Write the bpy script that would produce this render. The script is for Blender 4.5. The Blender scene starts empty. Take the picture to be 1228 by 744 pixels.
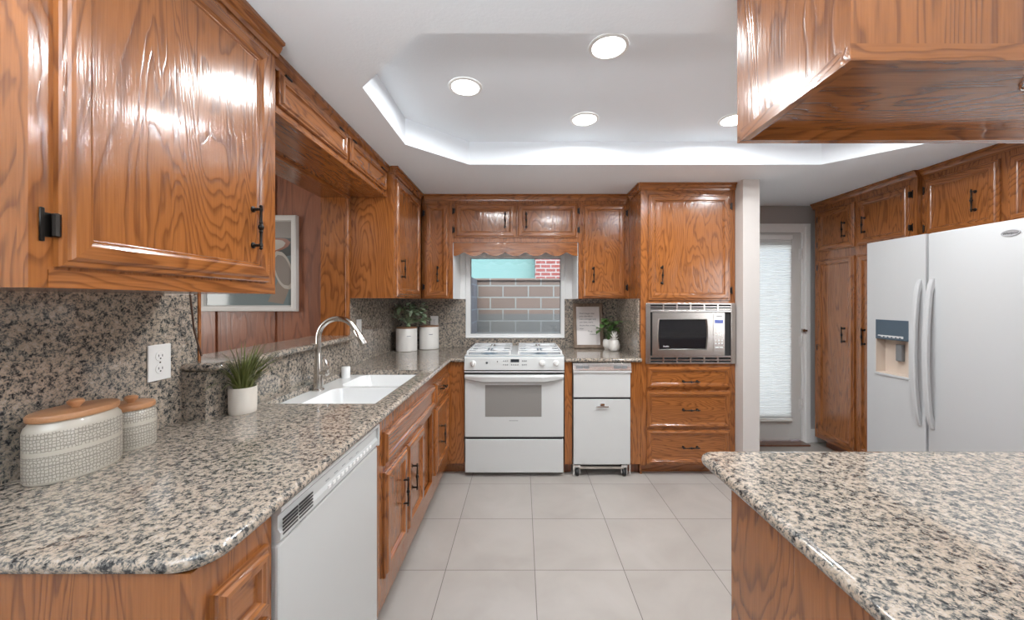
import bpy, bmesh, math, random
from mathutils import Vector, Matrix
random.seed(7)
scene = bpy.context.scene
COL = scene.collection
PI = math.pi

# ------------------------------------------------------------------ camera
CAMZ = 1.37
cam_d = bpy.data.cameras.new('camera'); cam = bpy.data.objects.new('camera', cam_d); COL.objects.link(cam)
cam.location = (0, 0, CAMZ); cam.rotation_euler = (PI/2, 0, 0)
cam_d.sensor_width = 36; cam_d.lens = 455/1228*36
cam_d.shift_x = -12/1228; cam_d.shift_y = -11/1228
cam_d.clip_start = .05; cam_d.clip_end = 200
scene.camera = cam
scene.view_settings.view_transform = 'Standard'
scene.view_settings.look = 'None'
scene.view_settings.exposure = 0.70
scene.view_settings.gamma = 1
scene.view_settings.use_curve_mapping = False

# ------------------------------------------------------------------ world, daylight and added fill
world = bpy.data.worlds.new('sky'); scene.world = world; world.use_nodes = True
wn = world.node_tree.nodes; wl_ = world.node_tree.links
bgn = wn['Background']
sky = wn.new('ShaderNodeTexSky'); sky.sky_type = 'NISHITA'; sky.sun_disc = False
sky.sun_elevation = math.radians(50); sky.sun_rotation = math.radians(180); sky.air_density = 1.0; sky.dust_density = 3.0
wl_.new(sky.outputs[0], bgn.inputs[0]); bgn.inputs[1].default_value = 0.76

def area_light(name, loc, rot, sx, sy, power, color=(1, 1, 1)):
    l = bpy.data.lights.new(name, 'AREA'); l.shape = 'RECTANGLE'; l.size = sx; l.size_y = sy
    l.energy = power; l.color = color
    o = bpy.data.objects.new(name, l); COL.objects.link(o); o.location = loc; o.rotation_euler = rot
    return o
# daylight of the den window, between two added fill lamps
area_light('added_rear_fill', (0.6, -3.92, 1.35), (PI/2, 0, 0), 3.2, 1.9, 2, (0.97, 0.985, 1.0))  # added fill behind the camera, no window in this wall
area_light('daylight_den_window', (-4.52, 0.2, 1.5), (PI/2, 0, -PI/2), 1.6, 1.2, 40, (1.0, 0.975, 0.93))
area_light('added_side_fill', (3.35, 0.0, 1.4), (PI/2, 0, PI/2), 1.4, 1.2, 22, (0.97, 0.985, 1.0))  # added fill from the right, brightens the left splashback
# daylight lamp behind the door shade, then an added lamp that brightens the ceiling
area_light('daylight_porch', (2.25, 4.5, 1.2), (-PI/2, 0, 0), 1.0, 2.2, 16, (0.96, 0.98, 1.0))
area_light('added_ceiling_fill', (-0.35, -0.55, 1.62), (PI, 0, 0), 1.3, .7, 48, (0.92, 0.97, 1.0))  # added upward fill, stands for no fixture of the room
CAN_WATT = 6.2
CAN_COLOR = (0.93, 0.975, 1.0)

# ------------------------------------------------------------------ materials
MATS = {}
def newmat(name):
    m = bpy.data.materials.new(name); m.use_nodes = True
    MATS[name] = m
    return m, m.node_tree.nodes, m.node_tree.links, m.node_tree.nodes['Principled BSDF']
def plain(name, col, rough=.5, metal=0, coat=0, emit=None, estr=0, bump=0, bscale=200, spec=.5):
    m, n, l, b = newmat(name)
    b.inputs['Base Color'].default_value = (*col, 1); b.inputs['Roughness'].default_value = rough
    b.inputs['Metallic'].default_value = metal; b.inputs['Coat Weight'].default_value = coat
    b.inputs['Coat Roughness'].default_value = .06; b.inputs['Specular IOR Level'].default_value = spec
    if emit:
        b.inputs['Emission Color'].default_value = (*emit, 1); b.inputs['Emission Strength'].default_value = estr
    tc = n.new('ShaderNodeTexCoord'); nz = n.new('ShaderNodeTexNoise'); nz.inputs['Scale'].default_value = bscale
    l.new(tc.outputs['Object'], nz.inputs['Vector'])
    bp = n.new('ShaderNodeBump'); bp.inputs['Strength'].default_value = bump if bump else .02; bp.inputs['Distance'].default_value = .002
    l.new(nz.outputs[0], bp.inputs['Height']); l.new(bp.outputs[0], b.inputs['Normal'])
    return m
def math_node(n, op, a=None, b=None):
    x = n.new('ShaderNodeMath'); x.operation = op
    if a is not None: x.inputs[0].default_value = a
    if b is not None: x.inputs[1].default_value = b
    return x
def ramp(n, stops):
    r = n.new('ShaderNodeValToRGB'); e = r.color_ramp.elements
    while len(e) > 1: e.remove(e[-1])
    e[0].position = stops[0][0]; e[0].color = (*stops[0][1], 1)
    for p, c in stops[1:]:
        k = e.new(p); k.color = (*c, 1)
    return r

def wood(name, axis, light, dark, lines=36., rough=.2, coat=.5, along=.2, scale=3.6, bump=.35):
    m, n, l, b = newmat(name)
    tc = n.new('ShaderNodeTexCoord'); oi = n.new('ShaderNodeObjectInfo')
    mul = math_node(n, 'MULTIPLY', b=9.7); l.new(oi.outputs['Random'], mul.inputs[0])
    add = n.new('ShaderNodeVectorMath'); add.operation = 'ADD'
    l.new(tc.outputs['Object'], add.inputs[0]); l.new(mul.outputs[0], add.inputs[1])
    mp = n.new('ShaderNodeMapping'); s = [1, 1, 1]; s['XYZ'.index(axis)] = along; mp.inputs['Scale'].default_value = s
    l.new(add.outputs[0], mp.inputs['Vector'])
    nz = n.new('ShaderNodeTexNoise'); nz.inputs['Scale'].default_value = scale; nz.inputs['Detail'].default_value = 4
    nz.inputs['Roughness'].default_value = .42; nz.inputs['Distortion'].default_value = .5
    l.new(mp.outputs[0], nz.inputs['Vector'])
    k = math_node(n, 'MULTIPLY', b=lines); l.new(nz.outputs[0], k.inputs[0])
    fr = math_node(n, 'FRACT'); l.new(k.outputs[0], fr.inputs[0])
    cr = ramp(n, [(0, (.2,)*3), (.15, (0,)*3), (.55, (.12,)*3), (.80, (.85,)*3), (.90, (1,)*3), (1, (.2,)*3)])
    l.new(fr.outputs[0], cr.inputs[0])
    mp2 = n.new('ShaderNodeMapping'); s2 = [130, 130, 130]; s2['XYZ'.index(axis)] = 5; mp2.inputs['Scale'].default_value = s2
    l.new(add.outputs[0], mp2.inputs['Vector'])
    n2 = n.new('ShaderNodeTexNoise'); n2.inputs['Scale'].default_value = 1.6; n2.inputs['Detail'].default_value = 3
    l.new(mp2.outputs[0], n2.inputs['Vector'])
    r2 = ramp(n, [(.35, (0,)*3), (.7, (1,)*3)]); l.new(n2.outputs[0], r2.inputs[0])
    n3 = n.new('ShaderNodeTexNoise'); n3.inputs['Scale'].default_value = 1.1; l.new(mp.outputs[0], n3.inputs['Vector'])
    a = math_node(n, 'MULTIPLY', b=.55); l.new(cr.outputs[0], a.inputs[0])
    bb = math_node(n, 'MULTIPLY_ADD', b=.32); l.new(r2.outputs[0], bb.inputs[0]); l.new(a.outputs[0], bb.inputs[2])
    cc = math_node(n, 'MULTIPLY_ADD', b=.35); l.new(n3.outputs[0], cc.inputs[0]); l.new(bb.outputs[0], cc.inputs[2])
    d0 = math_node(n, 'SUBTRACT', b=.16); l.new(cc.outputs[0], d0.inputs[0]); d0.use_clamp = True
    mix = n.new('ShaderNodeMix'); mix.data_type = 'RGBA'
    mix.inputs[6].default_value = (*light, 1); mix.inputs[7].default_value = (*dark, 1)
    l.new(d0.outputs[0], mix.inputs[0]); l.new(mix.outputs[2], b.inputs['Base Color'])
    b.inputs['Roughness'].default_value = rough; b.inputs['Coat Weight'].default_value = coat; b.inputs['Coat Roughness'].default_value = .1
    bp = n.new('ShaderNodeBump'); bp.inputs['Strength'].default_value = bump; bp.inputs['Distance'].default_value = .0012
    bp.invert = True
    l.new(bb.outputs[0], bp.inputs['Height']); l.new(bp.outputs[0], b.inputs['Normal'])
    l.new(bp.outputs[0], b.inputs['Coat Normal'])
    return m
OL, OD = (.355, .124, .031), (.115, .031, .008)
WX, WY, WZ = [wood('oak_' + a, a, OL, OD) for a in 'XYZ']
DX, DY, DZ = [wood('den_panel_' + a, a, (.29, .105, .050), (.13, .040, .019), lines=14, rough=.35, coat=.15) for a in 'XYZ']
LIDW = wood('acacia_lid', 'Y', (.50, .25, .12), (.33, .14, .06), lines=8, rough=.4, coat=.1)

def granite():
    m, n, l, b = newmat('granite')
    tc = n.new('ShaderNodeTexCoord')
    nz = n.new('ShaderNodeTexNoise'); nz.inputs['Scale'].default_value = 55; nz.inputs['Detail'].default_value = 2
    l.new(tc.outputs['Object'], nz.inputs['Vector'])
    mx = n.new('ShaderNodeMix'); mx.data_type = 'VECTOR'; mx.inputs[0].default_value = .022
    l.new(tc.outputs['Object'], mx.inputs[4]); l.new(nz.outputs['Color'], mx.inputs[5])
    v = n.new('ShaderNodeTexVoronoi'); v.inputs['Scale'].default_value = 260; l.new(mx.outputs[1], v.inputs['Vector'])
    sep = n.new('ShaderNodeSeparateColor'); l.new(v.outputs['Color'], sep.inputs[0])
    big = n.new('ShaderNodeTexNoise'); big.inputs['Scale'].default_value = 76; big.inputs['Detail'].default_value = 5; big.inputs['Roughness'].default_value = .65
    l.new(tc.outputs['Object'], big.inputs['Vector'])
    bm_ = math_node(n, 'MULTIPLY_ADD', b=2.3); bm_.inputs[2].default_value = -.895
    l.new(big.outputs[0], bm_.inputs[0])
    vs = math_node(n, 'MULTIPLY', b=.44); l.new(sep.outputs[0], vs.inputs[0])
    ad = math_node(n, 'ADD'); l.new(vs.outputs[0], ad.inputs[0]); l.new(bm_.outputs[0], ad.inputs[1])
    r = ramp(n, [(0, (.020, .021, .023)), (.17, (.055, .055, .055)), (.32, (.145, .138, .125)), (.45, (.255, .228, .195)),
                 (.58, (.385, .305, .235)), (.76, (.43, .355, .285)), (1, (.47, .41, .355))])
    r.color_ramp.interpolation = 'LINEAR'
    l.new(ad.outputs[0], r.inputs[0]); l.new(r.outputs[0], b.inputs['Base Color'])
    b.inputs['Roughness'].default_value = .09; b.inputs['Coat Weight'].default_value = .2; b.inputs['Coat Roughness'].default_value = .03
    return m
GR = granite()

def tile_floor():
    m, n, l, b = newmat('porcelain_tile')
    tc = n.new('ShaderNodeTexCoord'); sx = n.new('ShaderNodeSeparateXYZ'); l.new(tc.outputs['Object'], sx.inputs[0])
    T = .4535; masks = []; cells = []
    for i, off in ((0, .065), (1, 2.836)):
        s = math_node(n, 'SUBTRACT', b=off - 40*T); l.new(sx.outputs[i], s.inputs[0])
        d = math_node(n, 'DIVIDE', b=T); l.new(s.outputs[0], d.inputs[0])
        f = math_node(n, 'FRACT'); l.new(d.outputs[0], f.inputs[0])
        fl = math_node(n, 'FLOOR'); l.new(d.outputs[0], fl.inputs[0]); cells.append(fl)
        c = math_node(n, 'SUBTRACT', b=.5); l.new(f.outputs[0], c.inputs[0])
        ab = math_node(n, 'ABSOLUTE'); l.new(c.outputs[0], ab.inputs[0])
        g = math_node(n, 'GREATER_THAN', b=.5 - .0036); l.new(ab.outputs[0], g.inputs[0]); masks.append(g)
    mxm = math_node(n, 'MAXIMUM'); l.new(masks[0].outputs[0], mxm.inputs[0]); l.new(masks[1].outputs[0], mxm.inputs[1])
    cb = n.new('ShaderNodeCombineXYZ'); l.new(cells[0].outputs[0], cb.inputs[0]); l.new(cells[1].outputs[0], cb.inputs[1])
    wnz = n.new('ShaderNodeTexWhiteNoise'); l.new(cb.outputs[0], wnz.inputs['Vector'])
    vm = n.new('ShaderNodeVectorMath'); vm.operation = 'MULTIPLY_ADD'; vm.inputs[1].default_value = (7, 7, 7)
    l.new(wnz.outputs['Color'], vm.inputs[0]); l.new(tc.outputs['Object'], vm.inputs[2])
    nz = n.new('ShaderNodeTexNoise'); nz.inputs['Scale'].default_value = 2.6; nz.inputs['Detail'].default_value = 7; nz.inputs['Distortion'].default_value = .8
    l.new(vm.outputs[0], nz.inputs['Vector'])
    r = ramp(n, [(.3, (.35, .315, .285)), (.55, (.395, .358, .325)), (.75, (.425, .39, .36))]); l.new(nz.outputs[0], r.inputs[0])
    mix = n.new('ShaderNodeMix'); mix.data_type = 'RGBA'; mix.inputs[7].default_value = (.12, .105, .095, 1)
    l.new(mxm.outputs[0], mix.inputs[0]); l.new(r.outputs[0], mix.inputs[6]); l.new(mix.outputs[2], b.inputs['Base Color'])
    b.inputs['Roughness'].default_value = .42
    bp = n.new('ShaderNodeBump'); bp.inputs['Strength'].default_value = .4; bp.inputs['Distance'].default_value = .001; bp.invert = True
    l.new(mxm.outputs[0], bp.inputs['Height']); l.new(bp.outputs[0], b.inputs['Normal'])
    return m
TILE = tile_floor()
CEIL = plain('ceiling_paint', (.86, .90, .945), .55, bump=.35, bscale=95)
WALL = plain('wall_paint', (.60, .555, .525), .5, bump=.12, bscale=120)
GREYWALL = plain('grey_wall_paint', (.44, .42, .41), .5, bump=.12, bscale=120)
TRIMW = plain('white_trim_paint', (.88, .88, .87), .35)
DOORW = plain('white_door_paint', (.70, .70, .68), .35)
ENAMEL = plain('white_enamel', (.575, .58, .57), .22, coat=.4)
FRIDGE = plain('white_fridge_steel', (.52, .525, .53), .38, bump=.06, bscale=420)
SINKW = plain('white_sink_enamel', (.82, .82, .81), .12, coat=.5)
PLASTW = plain('white_plastic', (.78, .77, .75), .35)
CERAM = plain('white_ceramic', (.76, .73, .69), .35, coat=.2)
CREAM = plain('cream_pot', (.66, .60, .53), .55)
BRONZE = plain('dark_bronze', (.022, .018, .015), .34, metal=.7)
BLACK = plain('black', (.012, .012, .013), .4)
DARKSLOT = plain('dark_gap', (.02, .02, .021), .7)
CHROME = plain('chrome', (.78, .78, .78), .07, metal=1)
NICKEL = plain('brushed_nickel', (.62, .59, .55), .16, metal=1)
STEEL = plain('stainless_steel', (.56, .53, .505), .26, metal=1)
DKGLASS = plain('dark_glass', (.012, .012, .014), .05, coat=.5)
OVENGLASS = plain('oven_glass', (.23, .215, .20), .08, coat=.3)
GREYP = plain('grey_plastic', (.20, .205, .21), .4)
SLATE = plain('slate_blue_plastic', (.075, .105, .135), .3)
BISQUE = plain('bisque_plastic', (.60, .50, .42), .45)
GRATE = plain('white_grate_enamel', (.70, .70, .70), .25)
COOKT = plain('cooktop_enamel', (.47, .53, .57), .15, coat=.3)  # white top tinted blue-grey, its reflections and shade put into the colour
BURNER = plain('burner_cap', (.16, .21, .25), .3)
DISP = plain('display_glass', (.02, .024, .03), .15)
BLUEDISP = plain('lit_display', (.02, .025, .06), .2, emit=(.15, .25, 1), estr=.25)
LAMPM = plain('lamp_diffuser', (.9, .9, .88), .5, emit=(1, .96, .9), estr=9)
GREEN = plain('plant_green', (.085, .17, .045), .45)
GRASS = plain('grass_green', (.11, .13, .03), .45)
SAGE = plain('sage_leaf', (.22, .30, .17), .5)
SOIL = plain('soil', (.03, .022, .016), .9)
PAPER = plain('paper', (.74, .70, .685), .6)
INK = plain('ink', (.03, .03, .035), .6)
FRAMEB = wood('weathered_frame_wood', 'Z', (.27, .19, .135), (.14, .095, .065), lines=12, rough=.5, coat=0)
FRAMEW = plain('white_frame_paint', (.60, .585, .56), .4)
RUBBER = plain('rubber', (.015, .015, .015), .6)
CORD = plain('brown_cord', (.09, .045, .028), .5)
ART_W = plain('art_water', (.13, .175, .18), .6, coat=1)
ART_D = plain('art_dark_water', (.05, .055, .05), .6, coat=1)
ART_B = plain('art_brown', (.25, .10, .06), .6, coat=1)
ART_S = plain('art_sand', (.23, .18, .14), .6, coat=1)
ART_L = plain('art_pale', (.42, .38, .33), .6, coat=1)
ART_G = plain('art_grey', (.22, .19, .165), .6, coat=1)

def canister_mat():
    m, n, l, b = newmat('embossed_stoneware')
    tc = n.new('ShaderNodeTexCoord'); sx = n.new('ShaderNodeSeparateXYZ'); l.new(tc.outputs['Object'], sx.inputs[0])
    mp = n.new('ShaderNodeCombineXYZ')
    at = math_node(n, 'ADD'); l.new(sx.outputs[0], at.inputs[0]); l.new(sx.outputs[1], at.inputs[1])
    l.new(at.outputs[0], mp.inputs[0]); l.new(sx.outputs[2], mp.inputs[1])
    v = n.new('ShaderNodeTexVoronoi'); v.voronoi_dimensions = '2D'; v.feature = 'DISTANCE_TO_EDGE'; v.inputs['Scale'].default_value = 120
    v.inputs['Randomness'].default_value = .55
    l.new(mp.outputs[0], v.inputs['Vector'])
    edge = math_node(n, 'LESS_THAN', b=.13); l.new(v.outputs['Distance'], edge.inputs[0])
    # rings of key pattern by height
    zk = math_node(n, 'MULTIPLY', b=1/.0225); l.new(sx.outputs[2], zk.inputs[0])
    zf = math_node(n, 'FRACT'); l.new(zk.outputs[0], zf.inputs[0])
    line = math_node(n, 'LESS_THAN', b=.09); l.new(zf.outputs[0], line.inputs[0])
    mxk = math_node(n, 'MAXIMUM'); l.new(edge.outputs[0], mxk.inputs[0]); l.new(line.outputs[0], mxk.inputs[1])
    band = ramp(n, [(0, (0,)*3), (.05, (1,)*3), (.46, (1,)*3), (.47, (0,)*3), (.53, (0,)*3), (.54, (1,)*3), (.84, (1,)*3), (.85, (0,)*3)])
    band.color_ramp.interpolation = 'CONSTANT'
    zn = math_node(n, 'DIVIDE', b=.15); l.new(sx.outputs[2], zn.inputs[0]); l.new(zn.outputs[0], band.inputs[0])
    mu = math_node(n, 'MULTIPLY'); l.new(mxk.outputs[0], mu.inputs[0]); l.new(band.outputs[0], mu.inputs[1])
    fac = math_node(n, 'MULTIPLY', b=.75); l.new(mu.outputs[0], fac.inputs[0])
    mix = n.new('ShaderNodeMix'); mix.data_type = 'RGBA'
    mix.inputs[6].default_value = (.52, .475, .40, 1); mix.inputs[7].default_value = (.21, .185, .16, 1)
    l.new(fac.outputs[0], mix.inputs[0]); l.new(mix.outputs[2], b.inputs['Base Color'])
    b.inputs['Roughness'].default_value = .3; b.inputs['Coat Weight'].default_value = .2
    bp = n.new('ShaderNodeBump'); bp.inputs['Strength'].default_value = .5; bp.inputs['Distance'].default_value = .001; bp.invert = True
    l.new(mu.outputs[0], bp.inputs['Height']); l.new(bp.outputs[0], b.inputs['Normal'])
    return m
CANM = canister_mat()
def masonry(name, c1, c2, mortar, bw, bh, ms, axes=(0, 2), offz=0.):
    m, n, l, b = newmat(name)
    tc = n.new('ShaderNodeTexCoord'); sx = n.new('ShaderNodeSeparateXYZ'); l.new(tc.outputs['Object'], sx.inputs[0])
    cb = n.new('ShaderNodeCombineXYZ'); l.new(sx.outputs[axes[0]], cb.inputs[0])
    ad = math_node(n, 'ADD', b=offz); l.new(sx.outputs[axes[1]], ad.inputs[0]); l.new(ad.outputs[0], cb.inputs[1])
    br = n.new('ShaderNodeTexBrick'); br.inputs['Scale'].default_value = 1; br.inputs['Brick Width'].default_value = bw
    br.inputs['Row Height'].default_value = bh; br.inputs['Mortar Size'].default_value = ms
    br.inputs['Color1'].default_value = (*c1, 1); br.inputs['Color2'].default_value = (*c2, 1); br.inputs['Mortar'].default_value = (*mortar, 1)
    l.new(cb.outputs[0], br.inputs['Vector']); l.new(br.outputs['Color'], b.inputs['Base Color'])
    b.inputs['Roughness'].default_value = .9
    bp = n.new('ShaderNodeBump'); bp.inputs['Strength'].default_value = .5; bp.inputs['Distance'].default_value = .006; bp.invert = True
    l.new(br.outputs['Fac'], bp.inputs['Height']); l.new(bp.outputs[0], b.inputs['Normal'])
    return m
CMU = masonry('tan_block', (.115, .085, .070), (.098, .075, .063), (.155, .175, .172), .4, .185, .010, offz=.14)
CMUY = masonry('side_block', (.105, .095, .09), (.095, .085, .08), (.145, .155, .155), .4, .185, .010, axes=(1, 2), offz=.14)
CMU_REFL = masonry('block_with_reflection', (.080, .084, .082), (.072, .076, .075), (.125, .135, .135), .4, .185, .010, offz=.14)  # block greyed: the window pane's reflection put into the colour
BRICKR = masonry('red_brick', (.155, .040, .036), (.135, .034, .030), (.20, .185, .18), .215, .083, .013)
TEAL = plain('turquoise_stucco', (.105, .195, .190), .9, bump=.2)
CONC = plain('patio_concrete', (.60, .58, .55), .9)
def glass_mat():
    m, n, l, b = newmat('window_glass')
    out = n['Material Output']
    tr = n.new('ShaderNodeBsdfTransparent'); tr.inputs[0].default_value = (.96, .99, .985, 1)
    gl = n.new('ShaderNodeBsdfGlossy'); gl.inputs['Roughness'].default_value = .01
    fz = n.new('ShaderNodeFresnel'); fz.inputs[0].default_value = 1.5
    mx = n.new('ShaderNodeMixShader'); l.new(fz.outputs[0], mx.inputs[0]); l.new(tr.outputs[0], mx.inputs[1]); l.new(gl.outputs[0], mx.inputs[2])
    l.new(mx.outputs[0], out.inputs[0])
    return m
GLASS = glass_mat()
def blind_mat():
    m, n, l, b = newmat('cellular_shade')
    out = n['Material Output']
    tc = n.new('ShaderNodeTexCoord'); sx = n.new('ShaderNodeSeparateXYZ'); l.new(tc.outputs['Object'], sx.inputs[0])
    tl = n.new('ShaderNodeBsdfTranslucent'); tl.inputs[0].default_value = (.80, .80, .80, 1)
    mx = n.new('ShaderNodeMixShader'); mx.inputs[0].default_value = .5
    b.inputs['Base Color'].default_value = (.85, .85, .84, 1); b.inputs['Roughness'].default_value = .8
    nz = n.new('ShaderNodeTexNoise'); nz.inputs['Scale'].default_value = 90; l.new(tc.outputs['Object'], nz.inputs['Vector'])
    bp = n.new('ShaderNodeBump'); bp.inputs['Strength'].default_value = .01; bp.inputs['Distance'].default_value = .001; l.new(nz.outputs[0], bp.inputs['Height']); l.new(bp.outputs[0], b.inputs['Normal'])
    l.new(b.outputs[0], mx.inputs[1]); l.new(tl.outputs[0], mx.inputs[2]); l.new(mx.outputs[0], out.inputs[0])
    return m
BLIND = blind_mat()

# ------------------------------------------------------------------ mesh helpers
def FL(x0): return lambda u, v, w: (x0 + w, u, v)      # face looking +X
def FB(y0): return lambda u, v, w: (u, y0 - w, v)      # face looking -Y
def FR(x0): return lambda u, v, w: (x0 - w, u, v)      # face looking -X
def axis_u(F):
    a, b = F(0, 0, 0), F(1, 0, 0)
    return 0 if abs(b[0] - a[0]) > .5 else 1

class MB:
    def __init__(s): s.bm = bmesh.new()
    def _add(s, t, mat):
        for f in t.faces: f.material_index = mat
        me = bpy.data.meshes.new('tmp'); t.to_mesh(me); t.free(); s.bm.from_mesh(me); bpy.data.meshes.remove(me)
    def box(s, x0, x1, y0, y1, z0, z1, mat=0, bev=0, seg=2):
        t = bmesh.new()
        P = [t.verts.new((x, y, z)) for x in sorted((x0, x1)) for y in sorted((y0, y1)) for z in sorted((z0, z1))]
        for q in ((0, 1, 3, 2), (4, 6, 7, 5), (0, 4, 5, 1), (2, 3, 7, 6), (0, 2, 6, 4), (1, 5, 7, 3)):
            t.faces.new([P[i] for i in q])
        if bev: bmesh.ops.bevel(t, geom=list(t.edges), offset=bev, segments=seg, affect='EDGES', profile=.5)
        s._add(t, mat); return s
    def fbox(s, F, u0, u1, v0, v1, w0, w1, mat=0, bev=0, seg=2):
        a, b = F(u0, v0, w0), F(u1, v1, w1)
        return s.box(a[0], b[0], a[1], b[1], a[2], b[2], mat, bev, seg)
    def prism(s, pts, f, h0, h1, mat=0, bev=0):
        """pts 2D polygon, f(p,q,h)->3D"""
        t = bmesh.new()
        A = [t.verts.new(f(p, q, h0)) for p, q in pts]; B = [t.verts.new(f(p, q, h1)) for p, q in pts]
        t.faces.new(A); t.faces.new(B); k = len(pts)
        for i in range(k): t.faces.new((A[i], A[(i+1) % k], B[(i+1) % k], B[i]))
        if bev: bmesh.ops.bevel(t, geom=list(t.edges), offset=bev, segments=2, affect='EDGES', profile=.5)
        s._add(t, mat); return s
    def loft(s, rings, mat=0, cap0=True, cap1=True, closed=True):
        t = bmesh.new(); R = [[t.verts.new(p) for p in r] for r in rings]
        for a, b in zip(R, R[1:]):
            k = len(a)
            for i in range(k if closed else k - 1):
                j = (i+1) % k
                try: t.faces.new((a[i], a[j], b[j], b[i]))
                except ValueError: pass
        if cap0: t.faces.new(R[0])
        if cap1: t.faces.new(R[-1])
        bmesh.ops.remove_doubles(t, verts=list(t.verts), dist=1e-6)
        s._add(t, mat); return s
    def lathe(s, c, prof, axis=(0, 0, 1), n=24, mat=0, sx=1, sy=1):
        a = Vector(axis).normalized(); h = Vector((1, 0, 0)) if abs(a.x) < .9 else Vector((0, 1, 0))
        if abs(a.z) > .9: e1, e2 = Vector((1, 0, 0)), Vector((0, 1, 0))
        else: e1 = a.cross(h).normalized(); e2 = a.cross(e1)
        c = Vector(c); rings = []
        for t, r in prof:
            r = max(r, 1e-5)
            rings.append([c + a*t + e1*(r*sx*math.cos(2*PI*i/n)) + e2*(r*sy*math.sin(2*PI*i/n)) for i in range(n)])
        return s.loft(rings, mat)
    def tube(s, pts, r, n=10, mat=0):
        P = [Vector(p) for p in pts]; rr = r if isinstance(r, (list, tuple)) else [r]*len(P)
        rings = []; up = None
        for i, p in enumerate(P):
            d = (P[min(i+1, len(P)-1)] - P[max(i-1, 0)]).normalized()
            if up is None:
                up = Vector((0, 0, 1)) if abs(d.z) < .9 else Vector((1, 0, 0))
            e1 = d.cross(up).normalized(); e2 = d.cross(e1).normalized(); up = -e2 if False else e1.cross(d)
            rings.append([p + e1*(rr[i]*math.cos(2*PI*k/n)) + e2*(rr[i]*math.sin(2*PI*k/n)) for k in range(n)])
        return s.loft(rings, mat)
    def panel(s, F, u0, u1, v0, v1, rings, mv=0, mh=1, mc=0):
        t = bmesh.new(); R = []
        for ins, w in rings:
            R.append([t.verts.new(F(u, v, w)) for u, v in ((u0+ins, v0+ins), (u1-ins, v0+ins), (u1-ins, v1-ins), (u0+ins, v1-ins))])
        for a, b in zip(R, R[1:]):
            for i in range(4):
                f = t.faces.new((a[i], a[(i+1) % 4], b[(i+1) % 4], b[i])); f.material_index = mh if i % 2 == 0 else mv
        f = t.faces.new(R[-1]); f.material_index = mc
        f = t.faces.new(R[0]); f.material_index = mc
        me = bpy.data.meshes.new('tmp'); t.to_mesh(me); t.free(); s.bm.from_mesh(me); bpy.data.meshes.remove(me)
        return s
    def build(s, name, mats, parent=None, smooth=False, recalc=True, **tags):
        if recalc: bmesh.ops.recalc_face_normals(s.bm, faces=list(s.bm.faces))
        base = root_loc(parent)
        if parent is not None: bmesh.ops.translate(s.bm, verts=list(s.bm.verts), vec=-base)
        me = bpy.data.meshes.new(name); s.bm.to_mesh(me); s.bm.free()
        for m in (mats if isinstance(mats, (list, tuple)) else [mats]): me.materials.append(m)
        o = bpy.data.objects.new(name, me); COL.objects.link(o)
        if parent is not None: o.parent = parent
        if smooth:
            for p in me.polygons: p.use_smooth = True
            try: me.set_sharp_from_angle(angle=math.radians(38))
            except Exception: pass
        for k, v in tags.items(): o[k] = v
        return o
def root_loc(o):
    v = Vector((0, 0, 0))
    while o is not None: v = v + Vector(o.location); o = o.parent
    return v
def thing(name, label, cat, loc=(0, 0, 0), group=None):
    o = bpy.data.objects.new(name, None); COL.objects.link(o); o.location = loc; o.empty_display_size = .1
    o['label'] = label; o['category'] = cat
    if group: o['group'] = group
    return o
def solo(mb, name, mats, label, cat, loc, group=None, smooth=False):
    """a thing that is one mesh with its origin at its base"""
    bmesh.ops.recalc_face_normals(mb.bm, faces=list(mb.bm.faces))
    bmesh.ops.translate(mb.bm, verts=list(mb.bm.verts), vec=-Vector(loc))
    o = mb.build(name, mats, None, smooth, False); o.location = loc
    o['label'] = label; o['category'] = cat
    if group: o['group'] = group
    return o
def struct(mb, name, mats, parent=None, smooth=False):
    o = mb.build(name, mats, parent, smooth)
    if parent is None: o['kind'] = 'structure'
    return o
def text_mesh(name, body, size, M, mat, parent, extrude=.0004, shear=0., align='CENTER'):
    cu = bpy.data.curves.new('txt', 'FONT'); cu.body = body; cu.size = size; cu.extrude = extrude; cu.shear = shear
    cu.align_x = align; cu.align_y = 'CENTER'; cu.resolution_u = 3
    o = bpy.data.objects.new('txt', cu); COL.objects.link(o)
    dg = bpy.context.evaluated_depsgraph_get(); dg.update()
    me = bpy.data.meshes.new_from_object(o.evaluated_get(dg)); bpy.data.objects.remove(o); bpy.data.curves.remove(cu)
    me.transform(Matrix.Translation(-root_loc(parent)) @ M); me.materials.clear(); me.materials.append(mat); me.name = name
    r = bpy.data.objects.new(name, me); COL.objects.link(r); r.parent = parent
    return r
def rrect(x0, x1, y0, y1, r, z, n=5, sharp=False):
    out = []
    for cx, cy, a0 in ((x1-r, y1-r, 0), (x0+r, y1-r, PI/2), (x0+r, y0+r, PI), (x1-r, y0+r, 1.5*PI)):
        for i in range(n+1):
            a = a0 + PI/2*i/n
            if sharp: out.append((x1 if math.cos(a0+PI/4) > 0 else x0, y1 if math.sin(a0+PI/4) > 0 else y0, z))
            else: out.append((cx + r*math.cos(a), cy + r*math.sin(a), z))
    return out

# ------------------------------------------------------------------ the room
ZC = 2.29; ZT = 2.445; ROOF = 2.55
TX0, TX1, TY0, TY1, CH = -.687, 2.35, 1.305, 2.56, .33
m = MB(); m.box(-4.7, 3.5, -4.1, 3.82, -.06, 0); struct(m, 'floor', TILE)

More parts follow.
